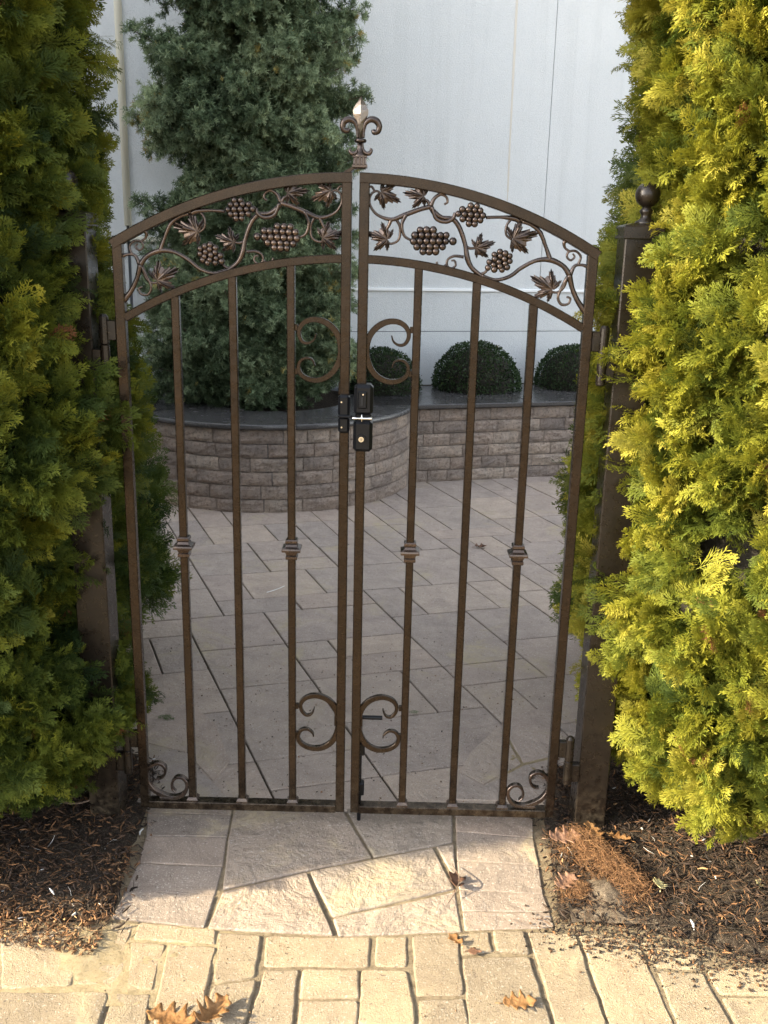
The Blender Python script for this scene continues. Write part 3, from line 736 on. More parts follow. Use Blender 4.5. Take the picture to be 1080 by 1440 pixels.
def arborvitae(cx, cy, prof, zmax, nclump, per, group, nproto, label, tint_mu, size=(.052, .108), facing=None, seed=1, depth_scale=1.0, zmin=.1):
    """prof(z)->radius of the foliage outline; clumps of flat sprays on a column"""
    t = tag(empty('arborvitae', (cx, cy, 0)), label, 'evergreen', 'arborvitae beside the gate')
    r = np.random.default_rng(seed); Pp, Dd, Nn, Ss, Tt = [], [], [], [], []
    def lump(a, z): return .045*noise.noise(Vector((math.cos(a)*2.6+seed, math.sin(a)*2.6, z*4.2)))+.03*noise.noise(Vector((math.cos(a)*6+seed, math.sin(a)*6, z*10)))
    k = 0
    while k < nclump:
        z = zmin+(zmax-zmin)*r.random(); a = r.uniform(0, 2*math.pi); o = np.array([math.cos(a), math.sin(a), 0])
        if facing is not None and o[0]*facing[0]+o[1]*facing[1] < -.2 and r.random() > .25: continue
        k += 1
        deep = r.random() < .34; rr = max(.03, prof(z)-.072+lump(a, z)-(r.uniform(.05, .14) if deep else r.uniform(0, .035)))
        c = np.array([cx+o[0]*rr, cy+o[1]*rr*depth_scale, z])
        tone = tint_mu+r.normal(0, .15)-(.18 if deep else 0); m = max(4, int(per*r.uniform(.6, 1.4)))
        bdir = o*r.uniform(.5, 1)+np.array([r.normal(0, .35), r.normal(0, .35), r.uniform(-.1, .9)]); bdir /= np.linalg.norm(bdir)
        pn = np.cross(bdir, r.normal(0, 1, 3)); pn = pn/np.linalg.norm(pn)
        if r.random() < .5: pn = o*.7+np.cross(o, [0, 0, 1])*r.normal(0, .7)+np.array([0, 0, .5])
        bl = r.uniform(.06, .12)
        for q in range(m):
            f = r.random(); sd = np.cross(pn, bdir)*(1 if q % 2 else -1)
            Pp.append(c+bdir*bl*(f-.6)+r.normal(0, .014, 3)); Dd.append(bdir*(.5+f*.8)+sd*r.uniform(.1, 1.0)*(1.1-f)+r.normal(0, .22, 3)+np.array([0, 0, -.25*r.random()]))
            Nn.append(pn+r.normal(0, .4, 3)); Ss.append(r.uniform(*size)); Tt.append(1.0 if r.random() < .005 else min(.95, tone+r.normal(0, .07)))
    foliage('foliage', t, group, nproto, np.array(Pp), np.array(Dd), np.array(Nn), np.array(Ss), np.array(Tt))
    # trunk, limbs, and a dark shell for inner growth and painted shade
    bm = bmesh.new(); tube(bm, smooth_path([(cx, cy, -.02), (cx+.02, cy, .5), (cx-.01, cy+.01, 1.5), (cx, cy, zmax)], 4), [.045, .04, .028, .01], 8); build('trunk', bm, M_bark, t, True)
    bm = bmesh.new()
    for q in range(46):
        a = r.uniform(0, 2*math.pi); z = r.uniform(.08, min(zmax, 2.6)); L = max(.05, prof(z)-.10); o = Vector((math.cos(a), math.sin(a)*depth_scale, 0))
        p0 = Vector((cx, cy, z)); tube(bm, smooth_path([p0, p0+o*L*.5+Vector((0, 0, .02)), p0+o*L+Vector((0, 0, .16*r.uniform(.3, 1.4)))], 4), [.011, .007, .003], 5)
    build('limb', bm, M_bark, t, True)['kind'] = 'stuff'
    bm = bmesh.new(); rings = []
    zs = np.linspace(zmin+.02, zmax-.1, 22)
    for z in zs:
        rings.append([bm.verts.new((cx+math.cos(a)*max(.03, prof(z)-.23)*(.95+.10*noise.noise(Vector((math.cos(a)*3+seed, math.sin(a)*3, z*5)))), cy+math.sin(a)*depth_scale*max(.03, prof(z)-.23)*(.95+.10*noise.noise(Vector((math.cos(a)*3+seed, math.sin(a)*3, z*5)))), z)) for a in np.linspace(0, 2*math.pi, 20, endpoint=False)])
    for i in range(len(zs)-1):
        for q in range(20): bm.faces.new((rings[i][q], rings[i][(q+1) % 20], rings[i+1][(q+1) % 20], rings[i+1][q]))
    bm.faces.new(rings[0]); bm.faces.new(rings[-1]); build('inner_shade_shell', bm, M_core, t, True)
    return t
def prof_from(px_list, ydepth, cx, sign, grow=0.0):
    """radius by height from the outline's edge at the given depth"""
    Z, Rr = [], []
    for px, py in px_list:
        p = at(px, py, ydepth); Z.append(p.z); Rr.append((p.x-cx)*sign+grow)
    o = np.argsort(Z); Z = np.array(Z)[o]; Rr = np.array(Rr)[o]
    return lambda z: float(np.interp(z, Z, Rr))
# ---- near right (sunlit; leaf tone raised to carry the sun)
cxr = 1.22
pr = prof_from([(905, -60), (910, 0), (900, 120), (912, 200), (925, 270), (880, 345), (850, 430), (848, 560), (856, 650), (842, 740), (830, 840), (836, 940), (846, 1020), (868, 1080), (900, 1130), (935, 1160)], -.03, cxr, -1, .0)
def pr2(z): return pr(z) if z < 2.75 else max(.05, pr(2.7)*(1-(z-2.75)/1.1))
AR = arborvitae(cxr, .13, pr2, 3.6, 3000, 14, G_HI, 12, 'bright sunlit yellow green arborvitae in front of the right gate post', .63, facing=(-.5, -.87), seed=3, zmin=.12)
# ---- near left (shaded; leaf tone lowered to carry the shade)
cxl = -1.16
pl = prof_from([(84, -60), (88, 0), (104, 110), (112, 200), (114, 270), (122, 330), (122, 400), (138, 480), (165, 560), (172, 640), (160, 700), (112, 745), (150, 800), (112, 850), (115, 900), (150, 940), (190, 1000), (178, 1050), (130, 1090), (70, 1120)], .02, cxl, 1, .015)
def pl2(z): return pl(z) if z < 2.75 else max(.05, pl(2.7)*(1-(z-2.75)/1.1))
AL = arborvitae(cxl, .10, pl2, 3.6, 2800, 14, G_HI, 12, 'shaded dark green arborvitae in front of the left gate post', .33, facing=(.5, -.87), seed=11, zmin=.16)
# ---- rear pair, beyond the gate
cxrr = 1.38
prr = prof_from([(915, 0), (910, 120), (888, 230), (886, 330), (872, 420), (858, 480), (838, 600), (820, 700), (800, 790), (800, 880), (785, 960), (805, 1010)], .9, cxrr, -1, .0)
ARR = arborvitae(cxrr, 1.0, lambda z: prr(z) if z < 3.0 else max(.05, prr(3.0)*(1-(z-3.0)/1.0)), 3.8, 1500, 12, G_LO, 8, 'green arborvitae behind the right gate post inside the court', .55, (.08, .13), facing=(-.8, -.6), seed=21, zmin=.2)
cxlr = -1.40
plr = prof_from([(50, 0), (65, 200), (90, 340), (136, 450), (180, 540), (198, 600), (216, 680), (228, 740), (224, 800), (222, 870), (204, 920), (180, 960)], .9, cxlr, 1, .0)
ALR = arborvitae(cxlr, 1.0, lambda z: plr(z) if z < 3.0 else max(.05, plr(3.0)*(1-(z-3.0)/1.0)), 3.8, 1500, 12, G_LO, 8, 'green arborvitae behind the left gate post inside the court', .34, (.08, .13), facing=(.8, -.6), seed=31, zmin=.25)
# the rows go on to both sides of the picture
def copy_tree(o, dx, dy, rz, label, s=1.0):
    n = o.copy(); C.objects.link(n); n.location = o.location+Vector((dx, dy, 0)); n.rotation_euler = (0, 0, rz); n.scale = (s, s, s); n['label'] = label
    for ch in o.children:
        c = ch.copy(); C.objects.link(c); c.parent = n
    return n
copy_tree(AL, -1.15, .15, 0, 'next arborvitae of the row, left of the shaded one by the gate', 1.1)
copy_tree(ALR, -2.2, -.75, 0, 'third arborvitae of the row left of the gate', 1.1)
copy_tree(AR, 1.15, .15, 0, 'next arborvitae of the row, right of the sunlit one by the gate', 1.05)

# ---- boxwood domes
def dome(r):
    n = 9000; u = rng.normal(0, 1, (n, 3)); u[:, 2] = np.abs(u[:, 2])*1.0-.25*rng.random(n); u /= np.linalg.norm(u, axis=1)[:, None]
    bumpy = np.array([1+.07*noise.noise(Vector(v)*3.5)+.03*noise.noise(Vector(v)*14) for v in u.tolist()])
    rad = r*bumpy*(.89+.12*rng.random(n)**.6+.05*(rng.random(n) < .06)*rng.random(n)); c = u*rad[:, None]*np.array([1, 1, .98])
    d = u+rng.normal(0, .7, (n, 3)); d /= np.linalg.norm(d, axis=1)[:, None]; s = np.cross(d, rng.normal(0, 1, (n, 3))); s /= np.linalg.norm(s, axis=1)[:, None]
    L = rng.uniform(.009, .017, n)[:, None]; W = L*.42
    V = np.stack([c, c+d*L*.5+s*W, c+d*L*1.05, c+d*L*.5-s*W], 1).reshape(-1, 3)
    T = np.clip(rng.beta(2, 2, n)*.8+.15*(bumpy-1)/.07, 0, .97); T[rng.random(n) < .01] = 1
    return V, np.arange(n*4).reshape(-1, 4), np.repeat(T, 4)
V, F, T = dome(.315)
b0 = None
for px, rs, z0, lab in ((535, .95, .57, 'clipped boxwood dome half hidden behind the gate lock and scroll'), (669, 1.08, .57, 'largest clipped boxwood dome, in the middle of the white wall'), (804, .98, .57, 'rightmost clipped boxwood dome on the retaining wall'), (160, .95, .55, 'clipped boxwood dome at the far left behind the gate hinge stile')):
    # on the line half a metre behind the coping's front
    d = ray(px, 555); o0 = HOUSE0+wnrm*.40; t = (o0-CAMP).dot(wnrm)/d.dot(wnrm); p = CAMP+d*t
    loc = Vector((p.x, p.y, z0+.02)); tt = tag(empty('boxwood', loc), lab, 'shrub', 'clipped boxwood domes along the house')
    if b0 is None:
        me_t = fast_mesh('foliage', V, F, M_box, None, T); me_t.parent = tt
        bmc = bmesh.new(); bmesh.ops.create_icosphere(bmc, subdivisions=3, radius=.275)  # dark core paints the shade between the leaves
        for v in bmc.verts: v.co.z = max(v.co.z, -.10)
        oc = build('inner_shade_shell', bmc, M_core, None, True); oc.parent = tt
        bmc = bmesh.new(); tube(bmc, [Vector((0, 0, -.14)), Vector((0, 0, .15))], .018, 8); os_ = build('stem', bmc, M_bark, None); os_.parent = tt
        b0 = (me_t, oc, os_)
    else:
        for ch in b0:
            c = ch.copy(); C.objects.link(c); c.parent = tt
    tt.scale = (rs, rs, rs*1.0); tt.rotation_euler = (0, 0, random.uniform(0, 6))

# ---- blue cedar in the planter
def cedar():
    bx, by = -.85, 4.2; t = tag(empty('cedar_tree', (bx, by, WH)), 'blue green cedar with short needles growing in the curved planter', 'tree')
    lean = lambda z: Vector((bx+.0*z, by, z))
    bm = bmesh.new(); tube(bm, [lean(WH-.05), lean(1.5), lean(3), lean(4.6)], [.07, .055, .04, .012], 10); build('trunk', bm, M_bark, t, True)
    r = np.random.default_rng(5); bmb = bmesh.new(); A, B = [], []
    def prof(z):   # crown half width
        return float(np.interp(z, [.6, .8, 1.2, 1.7, 2.1, 2.6, 3.1, 3.6, 4.8], [.60, .66, .63, .63, .67, .68, .64, .52, .08]))
    for k in range(560):
        z = .60+4.0*r.random()**1.05 if k < 430 else r.uniform(.56, 1.1); a = r.uniform(0, 2*math.pi)
        if math.sin(a) > .5 and r.random() < .6: continue
        R = prof(z+.15)*(r.uniform(.45, 1.0) if r.random() < .8 else r.uniform(1.0, 1.2)); o = Vector((math.cos(a), math.sin(a)*.8, 0)); p0 = lean(z)
        rise = r.uniform(.0, .32)
        P = smooth_path([p0, p0+o*R*.4+Vector((0, 0, rise*.35)), p0+o*R*.75+Vector((0, 0, rise*.8)), p0+o*R+Vector((0, 0, rise*1.0+r.uniform(-.03, .05)))], 5)
        tube(bmb, P, [.012, .008, .005, .002], 5)
        n = len(P)
        for i in range(2, n):
            f = i/(n-1); tdir = (P[i]-P[i-1]).normalized()
            for q in range(r.integers(3, 6)):
                sd = Vector(r.normal(0, 1, 3).tolist()); sd = (sd-tdir*sd.dot(tdir)).normalized(); sd.z = sd.z*.7+.12
                l = (.21*(1-f)+.05)*r.uniform(.6, 1.25); d = (tdir*r.uniform(.3, 1.0)+sd).normalized()
                A.append(P[i]); B.append(P[i]+d*l)
                if l > .09:
                    for w in range(2):
                        m = P[i]+d*l*r.uniform(.35, .8); d2 = (d+Vector(r.normal(0, .7, 3).tolist())).normalized(); A.append(m); B.append(m+d2*l*.5)
        A.append(P[-2]); B.append(P[-1]+(P[-1]-P[-2])*.8)
    build('limb', bmb, M_bark, t, True)['kind'] = 'stuff'
    A = np.array([v[:] for v in A]); B = np.array([v[:] for v in B]); L = np.linalg.norm(B-A, axis=1)
    step = .021; nn = np.maximum(2, (L/step).astype(int)); idx = np.repeat(np.arange(len(A)), nn); f = rng.random(len(idx))
    c = A[idx]+(B-A)[idx]*f[:, None]; ax = (B-A)[idx]/L[idx][:, None]; tone = rng.normal(.52, .17, len(A))[idx]
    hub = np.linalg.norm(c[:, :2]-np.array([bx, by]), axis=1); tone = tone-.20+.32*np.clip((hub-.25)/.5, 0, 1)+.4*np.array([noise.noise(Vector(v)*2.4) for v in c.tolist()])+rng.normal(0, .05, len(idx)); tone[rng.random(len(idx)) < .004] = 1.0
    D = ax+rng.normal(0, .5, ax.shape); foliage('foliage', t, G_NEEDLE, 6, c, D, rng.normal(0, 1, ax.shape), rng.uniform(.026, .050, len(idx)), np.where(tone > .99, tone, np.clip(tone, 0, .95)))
    print('cedar tufts', len(idx))
def tuft_proto(seed):
    r = np.random.default_rng(seed); n = 22; Q = []
    for k in range(n):
        y0 = r.uniform(0, .8); d = r.normal(0, 1, 3); d[1] = abs(d[1])*.5+.25; d /= np.linalg.norm(d); s = np.cross(d, r.normal(0, 1, 3)); s /= np.linalg.norm(s); l = r.uniform(.45, .75); b = np.array([0, y0, 0])
        Q.append([b-s*.045, b+s*.045, b+d*l+s*.03, b+d*l-s*.03])
    return np.array(Q)
G_NEEDLE = inst_group('needle_tufts', proto_col('needle_tuft', [tuft_proto(s) for s in range(6)], M_cedar))
cedar()

# ------------------------------------------------------------------ gate
RC1, RR1 = .6616, 1.1503       # outer top arc: centre height, outer radius
RC2, RR2 = .4810, 1.1392
def zt(x): return RC1+math.sqrt(RR1**2-x*x)
def zl(x): return RC2+math.sqrt(RR2**2-x*x)
ZB = .052
FW = .025; BW = .0205
def gate(sg, label):
    g = tag(empty('gate_leaf', (sg*.6, 0, ZB)), label, 'gate', 'pair of wrought iron gate leaves')
    xo, xi = sg*.6, sg*.009
    def part(name, fn, mat=M_bronze, smooth=False):
        bm = bmesh.new(); fn(bm); return build(name, bm, mat, g, smooth)
    def vbar(x, z0, z1, w, d=None, bev=.002): 
        return lambda bm: box(bm, (x, 0, (z0+z1)/2), (w, d or w, z1-z0), None, bev)
    part('stile', vbar(xo-sg*FW/2, ZB, zt(.6-FW)-.008, FW)); part('stile', vbar(xi+sg*FW/2, ZB, zt(.02)-.012, FW))
    def arc(bm, fz, x0, x1, w, d, n=26):
        P = []
        for i in range(n+1):
            x = x0+(x1-x0)*i/n; P.append(Vector((sg*x, 0, fz(x)-w/2)))
        ribbon(bm, P, w, d, .002)
    part('top_rail', lambda bm: arc(bm, zt, .009, .6, FW*1.0, FW+.003))
    part('curved_rail', lambda bm: arc(bm, zl, .009+FW-.001, .6-FW+.001, .021, FW-.002))
    part('bottom_rail', lambda bm: box(bm, (sg*.3045, 0, ZB+.0125), (.591-FW*2+.001, .034, .024), None, .002))
    for x in (.159, .305, .449):
        part('bar', vbar(sg*x, ZB+.024, zl(x)-.018, BW))
        part('bar_shoe', lambda bm: lathe(bm, [(.016, 0), (.016, .006), (.0115, .013)], (sg*x, 0, ZB+.0245), square=True), M_cast)
    for x in (.159, .449):
        part('collar', lambda bm: lathe(bm, [(.0135, -.029), (.0155, -.027), (.0155, -.020), (.0130, -.017), (.0165, -.008), (.0245, -.005), (.0255, 0), (.0245, .004), (.0165, .008), (.0135, .014), (.0160, .018), (.0160, .024), (.0135, .027)], (sg*x, 0, .852), square=True), M_cast)
    # C scrolls between the inner stile and the first bar
    def sp(L, org, sc): 
        out = []
        for x, y in L:
            p = at(org[0]+x/sc, org[1]+y/sc); out.append(Vector((sg*p.x, 0, p.z)))
        return out
    C1 = sp([(740, 205), (752, 245), (785, 270), (825, 268), (852, 235), (858, 190), (838, 145), (795, 115), (740, 107), (680, 122), (620, 165), (582, 225), (566, 300), (572, 370), (600, 440), (650, 495), (720, 524), (790, 518), (840, 485), (855, 435), (838, 392), (800, 375), (762, 385), (742, 425)], (400, 430), 4.909)
    wd_ = [.003, .007, .0105, .0135, .0155, .0158, .0155, .0135, .0105, .007, .003]
    part('scroll', lambda bm: ribbon(bm, smooth_path(C1, 4), wd_, .013), M_bronze)
    C2 = sp([(130, 396), (142, 425), (168, 432), (190, 410), (194, 378), (170, 350), (125, 338), (75, 350), (35, 385), (15, 440), (18, 500), (45, 555), (95, 585), (150, 585), (190, 565), (204, 535), (190, 505), (160, 498), (135, 515), (130, 530)], (500, 880), 3.375)
    part('scroll', lambda bm: ribbon(bm, smooth_path(C2, 4), wd_, .013), M_bronze)
    for z_ in (1.439, 1.328, .385, .297):
        part('lug', lambda bm: box(bm, (sg*.1455, 0, z_), (.008, .011, .016), None, .001))
    for z_ in (1.385, .342): part('lug', lambda bm: box(bm, (sg*.0365, 0, z_), (.007, .011, .03), None, .001))
    C3 = sp([(868, 772), (845, 768), (828, 745), (832, 715), (862, 700), (895, 712), (915, 745), (912, 785), (885, 822), (845, 845), (795, 858), (752, 850), (728, 825), (722, 790), (742, 765), (772, 762), (792, 785), (792, 815), (775, 832)], (500, 880), 3.375)
    part('corner_scroll', lambda bm: ribbon(bm, smooth_path([c+Vector((0, 0, .004)) for c in C3], 4), [.004, .007, .009, .0115, .013, .0115, .009, .007, .004], .018), M_cast)
    part('scroll_foot', lambda bm: box(bm, (sg*.525, 0, ZB+.0295), (.042, .02, .01), None, .002), M_cast)
    # ---- cast vine panel
    def vp(x, y): 
        p = at(490+x/3, 220+y/3); return Vector((sg*p.x, 0, p.z))
    def vine_path(bm, L, r, dy=0):
        tube(bm, smooth_path([vp(x, y)+Vector((0, dy, 0)) for x, y in L], 5), r, 8)
    def vine(bm):
        vine_path(bm, [(1004, 662), (968, 612), (944, 556), (932, 500)], [.0085, .0065, .006, .0075])
        vine_path(bm, [(932, 500), (905, 462), (850, 436), (790, 440), (730, 470), (680, 506), (620, 521), (562, 505)], [.0075, .006, .007, .005, .005, .0048, .0045, .006])
        vine_path(bm, [(565, 508), (522, 472), (502, 430), (492, 370), (468, 300), (440, 265), (395, 258), (362, 236), (345, 212)], [.006, .0055, .007, .0055, .006, .006, .0055, .007, .005])
        vine_path(bm, [(345, 212), (300, 224), (240, 246), (182, 266), (122, 246), (92, 206), (92, 166), (118, 146), (150, 165)], [.006, .0055, .006, .005, .0035, .003, .003, .003, .0025])
        vine_path(bm, [(110, 146), (98, 128), (78, 132), (72, 150), (84, 156)], [.003, .003, .003, .0025, .002])
        vine_path(bm, [(245, 244), (226, 285), (236, 335), (272, 356)], [.005, .004, .0035, .003], -.002)
        vine_path(bm, [(200, 262), (218, 300), (212, 350), (180, 368), (150, 356)], [.004, .0035, .003, .003, .0025], .002)
        vine_path(bm, [(180, 268), (165, 300), (140, 330)], [.0045, .004, .003])
        vine_path(bm, [(345, 214), (335, 190), (318, 182), (300, 186)], [.005, .004, .003, .003])
        vine_path(bm, [(348, 208), (362, 178), (388, 160), (412, 170), (418, 192), (404, 202)], [.0055, .0045, .004, .003, .003, .0025])
        vine_path(bm, [(380, 160), (400, 152), (410, 150)], [.003, .0055, .0055])
        vine_path(bm, [(352, 212), (370, 262), (410, 276), (440, 262), (450, 238)], [.004, .005, .005, .005, .004], -.005)
        vine_path(bm, [(580, 258), (640, 256), (700, 262), (722, 274)], [.004, .0038, .007, .006])
        vine_path(bm, [(494, 380), (515, 388), (545, 384)], [.004, .0035, .003])
        vine_path(bm, [(486, 424), (448, 420), (420, 434), (416, 460), (434, 472), (452, 460), (448, 440), (434, 440)], [.004, .0035, .003, .0028, .0028, .0028, .0025, .0022])
        vine_path(bm, [(418, 452), (398, 466), (378, 460), (372, 444)], [.003, .003, .003, .0025])
        vine_path(bm, [(545, 498), (572, 492), (594, 470)], [.0045, .0035, .003])
        vine_path(bm, [(850, 436), (834, 385), (808, 320), (770, 288), (735, 275)], [.007, .0045, .0055, .0045, .005])
        vine_path(bm, [(735, 270), (695, 262), (668, 290), (666, 330), (690, 352)], [.005, .0035, .003, .003, .0025])
        vine_path(bm, [(845, 566), (878, 574), (906, 555), (920, 515)], [.003, .003, .0035, .005])
        vine_path(bm, [(925, 508), (898, 556), (884, 596), (898, 624), (926, 622), (936, 600), (920, 592)], [.005, .0035, .0035, .0035, .003, .003, .0025])
        vine_path(bm, [(936, 498), (955, 462), (985, 458), (1014, 468)], [.006, .004, .0035, .0055])
        vine_path(bm, [(968, 458), (980, 424), (960, 400), (930, 402), (922, 424), (938, 438), (954, 424), (946, 410)], [.0035, .003, .003, .003, .0028, .0028, .0025, .002])
        vine_path(bm, [(935, 402), (914, 386), (910, 364), (925, 352)], [.003, .003, .0045, .006])
    part('vine', vine, M_cast, True)
    def clusters():
        for (ccx, ccy, half_w, half_h, ang, n_) in ((352, 355, 92, 52, 0, 5), (522, 247, 66, 46, 4, 5), (640, 441, 62, 44, -28, 5)):
            root = empty('grape_cluster', vp(ccx, ccy)-Vector(g.location)); root.parent = g
            pts = []
            rows_ = {92: [(-44, [-50, -23, 5]), (-22, [-72, -45, -18, 9, 36, 60]), (3, [-78, -51, -24, 3, 30, 58, 88]), (26, [-64, -37, -10, 17, 44]), (46, [-38, -12, 15])]}.get(half_w)
            if rows_ is None: 
                s = half_w/66
                rows_ = [(-38*s, [-10, 16]), (-20*s, [-44, -18, 8, 32]), (0, [-60, -34, -8, 18, 44]), (20*s, [-40, -14, 12, 34]), (38*s, [-12, 12])]
            ca, sa = math.cos(R_(ang)), math.sin(R_(ang))
            for dy, xs in rows_:
                for dx in xs:
                    x = ccx+dx*ca-dy*sa; y = ccy+dx*sa+dy*ca; pts.append((x, y, dy))
            for (x, y, dy) in pts:
                p = vp(x, y); cvt = math.sqrt(max(0, 1-((x-ccx)/half_w)**2*.7-(dy/half_h)**2*.6))
                o = bpy.data.objects.new('grape', GR); C.objects.link(o); o.parent = root
                o.location = p-vp(ccx, ccy)+Vector((0, -.004-.007*cvt, 0)); s = random.uniform(.92, 1.08)*(1.0 if half_w > 80 else .86); o.scale = (s, s, s)
            bm = bmesh.new(); bmesh.ops.create_icosphere(bm, subdivisions=2, radius=1)
            bmesh.ops.scale(bm, vec=(half_w*.78/3/600, .006, half_h*.72/3/600), verts=bm.verts)
            bmesh.ops.rotate(bm, matrix=Matrix.Rotation(R_(ang)*sg*1.0, 3, 'Y'), verts=bm.verts)
            me = bpy.data.meshes.new('cluster_back'); bm.to_mesh(me); bm.free(); me.materials.append(M_cast)
            ob = bpy.data.objects.new('cluster_back', me); C.objects.link(ob); ob.parent = root
    clusters()
    # grape leaves: (stem end, direction deg (image, 0 = right, 90 = up), size in px of crop)
    for bx, by, ang, size in ((138, 150, -25, 88), (318, 168, 172, 84), (165, 350, 165, 92), (540, 386, 18, 80), (694, 348, 14, 108), (858, 562, 150, 104)):
        bm = bmesh.new(); c = vp(bx, by); s = size*1.10/3/590
        # outline in polar form about the stem end: five toothed lobes with deep notches
        ol = [(-150, .10)]
        for la, lr, hw in ((-104, .52, 17), (-54, .80, 19), (0, 1.02, 20), (54, .80, 19), (104, .52, 17)):
            ol += [(la-hw*1.25, lr*.50), (la-hw*.85, lr*.70), (la-hw*.55, lr*.66), (la-hw*.34, lr*.90), (la-hw*.2, lr*.84), (la, lr), (la+hw*.2, lr*.84), (la+hw*.34, lr*.90), (la+hw*.55, lr*.66), (la+hw*.85, lr*.70)]
        ol += [(104+22, .24), (150, .10)]
        def pos(a, r, dy):
            th = R_(ang+a); return c+Vector((sg*math.cos(th)*r*s, dy, math.sin(th)*r*s))
        mid = c+Vector((0, -.005, 0)); rim = []
        for j, (a, r) in enumerate(ol):
            near = min(abs(a-q) for q in (-104, -54, 0, 54, 104)); ridge = max(0, 1-near/12)
            rim.append((pos(a, r, -.002-.003*ridge+.004*r), pos(a*.99, r*.55, -.005-.007*ridge)))
        v0 = bm.verts.new(mid); A_ = [bm.verts.new(p[0]) for p in rim]; B_ = [bm.verts.new(p[1]) for p in rim]
        for j in range(len(rim)-1):
            bm.faces.new((B_[j], B_[j+1], A_[j+1], A_[j])); bm.faces.new((v0, B_[j+1], B_[j]))
        r_ = bmesh.ops.extrude_face_region(bm, geom=bm.faces[:]); 
        bmesh.ops.translate(bm, vec=(0, .003, 0), verts=[e for e in r_['geom'] if isinstance(e, bmesh.types.BMVert)])
        build('grape_leaf', bm, M_cast, g)
    return g, part
bm = bmesh.new(); bmesh.ops.create_uvsphere(bm, u_segments=14, v_segments=9, radius=.0092)
for f in bm.faces: f.smooth = True
GR = bpy.data.meshes.new('grape'); bm.to_mesh(GR); bm.free(); GR.materials.append(M_cast)
gl, partl = gate(-1, 'left leaf of the bronze iron gate, carrying the fleur-de-lis finial and the latch keeper')
grt, partr = gate(1, 'right leaf of the bronze iron gate, carrying the black lock and the drop bolt')

# finial on the left leaf
fx = .0135; fz = 1.838
def px2(x, y): 
    p = at(400+x/4.909, 120+y/4.909); return Vector((p.x, 0, p.z))
fin = empty('finial', Vector((fx, 0, fz))-Vector(gl.location)); fin.parent = gl
def fpart(name, fn, smooth=True, mat=M_cast):
    bm = bmesh.new(); fn(bm); o = build(name, bm, mat, None, smooth); o.parent = fin; o.location = -Vector((fx, 0, fz)); return o
cxf = px2(525, 300).x
def zf(y): return px2(525, y).z
def blade_f(bm):
    rows = [(365, .0050, .0050), (330, .0065, .0056), (260, .0115, .0060), (200, .0178, .0064), (172, .0185, .0064), (135, .0130, .0054), (100, .0055, .003), (80, .0006, .0006)]
    rg = [[bm.verts.new((cxf+a*w, b*d, zf(y))) for a, b in ((1, 0), (0, 1.5), (-1, 0), (0, -1.5))] for y, w, d in rows]
    for i in range(len(rg)-1):
        for k in range(4): bm.faces.new((rg[i][k], rg[i][(k+1) % 4], rg[i+1][(k+1) % 4], rg[i+1][k]))
    bm.faces.new(rg[0]); bm.faces.new(rg[-1])
fpart('spear', blade_f, False, M_pale)
for L in ([(545, 365), (548, 310), (562, 260), (600, 235), (638, 248), (655, 285), (645, 318), (618, 325), (612, 305)], [(505, 365), (502, 310), (488, 260), (450, 235), (412, 250), (402, 288), (414, 310), (438, 312), (446, 296)]):
    fpart('petal', lambda bm: tube(bm, smooth_path([px2(*p) for p in L], 5), [.003, .0036, .0055, .0075, .008, .0072, .0065, .0060, .004], 10))
for L in ([(535, 395), (540, 440), (560, 468), (585, 470), (600, 450), (592, 436)], [(515, 395), (510, 440), (490, 468), (465, 470), (450, 452), (458, 438)]):
    fpart('lower_petal', lambda bm: tube(bm, smooth_path([px2(*p) for p in L], 5), [.004, .004, .005, .0055, .004, .002], 10))
h0 = zf(500)
fpart('ring', lambda bm: lathe(bm, [(.007, zf(398)-h0), (.0135, zf(395)-h0), (.0155, zf(383)-h0), (.0135, zf(371)-h0), (.007, zf(367)-h0)], (cxf, 0, h0), 20))
fpart('stem', lambda bm: lathe(bm, [(.0155, 0), (.0175, zf(492)-h0), (.0175, zf(484)-h0), (.010, zf(470)-h0), (.006, zf(430)-h0), (.006, zf(395)-h0)], (cxf, 0, h0), 20))
def base_f(bm):
    lathe(bm, [(.0165, zf(572)-h0), (.0180, zf(568)-h0), (.0180, zf(552)-h0), (.0158, zf(545)-h0), (.0148, zf(505)-h0), (.0175, zf(500)-h0), (.0175, zf(490)-h0)], (cxf, 0, h0), square=True)
    for k in range(3): box(bm, (cxf-.009+.009*k, -.0165, zf(526)), (.005, .004, .022), None, .001)
fpart('base', base_f, False)
fpart('bracket', lambda bm: ribbon(bm, smooth_path([px2(425, 612), px2(450, 590), px2(478, 570), px2(510, 566), px2(562, 570)], 5), [.016, .010, .008, .007, .007], .022), False, M_bronze)

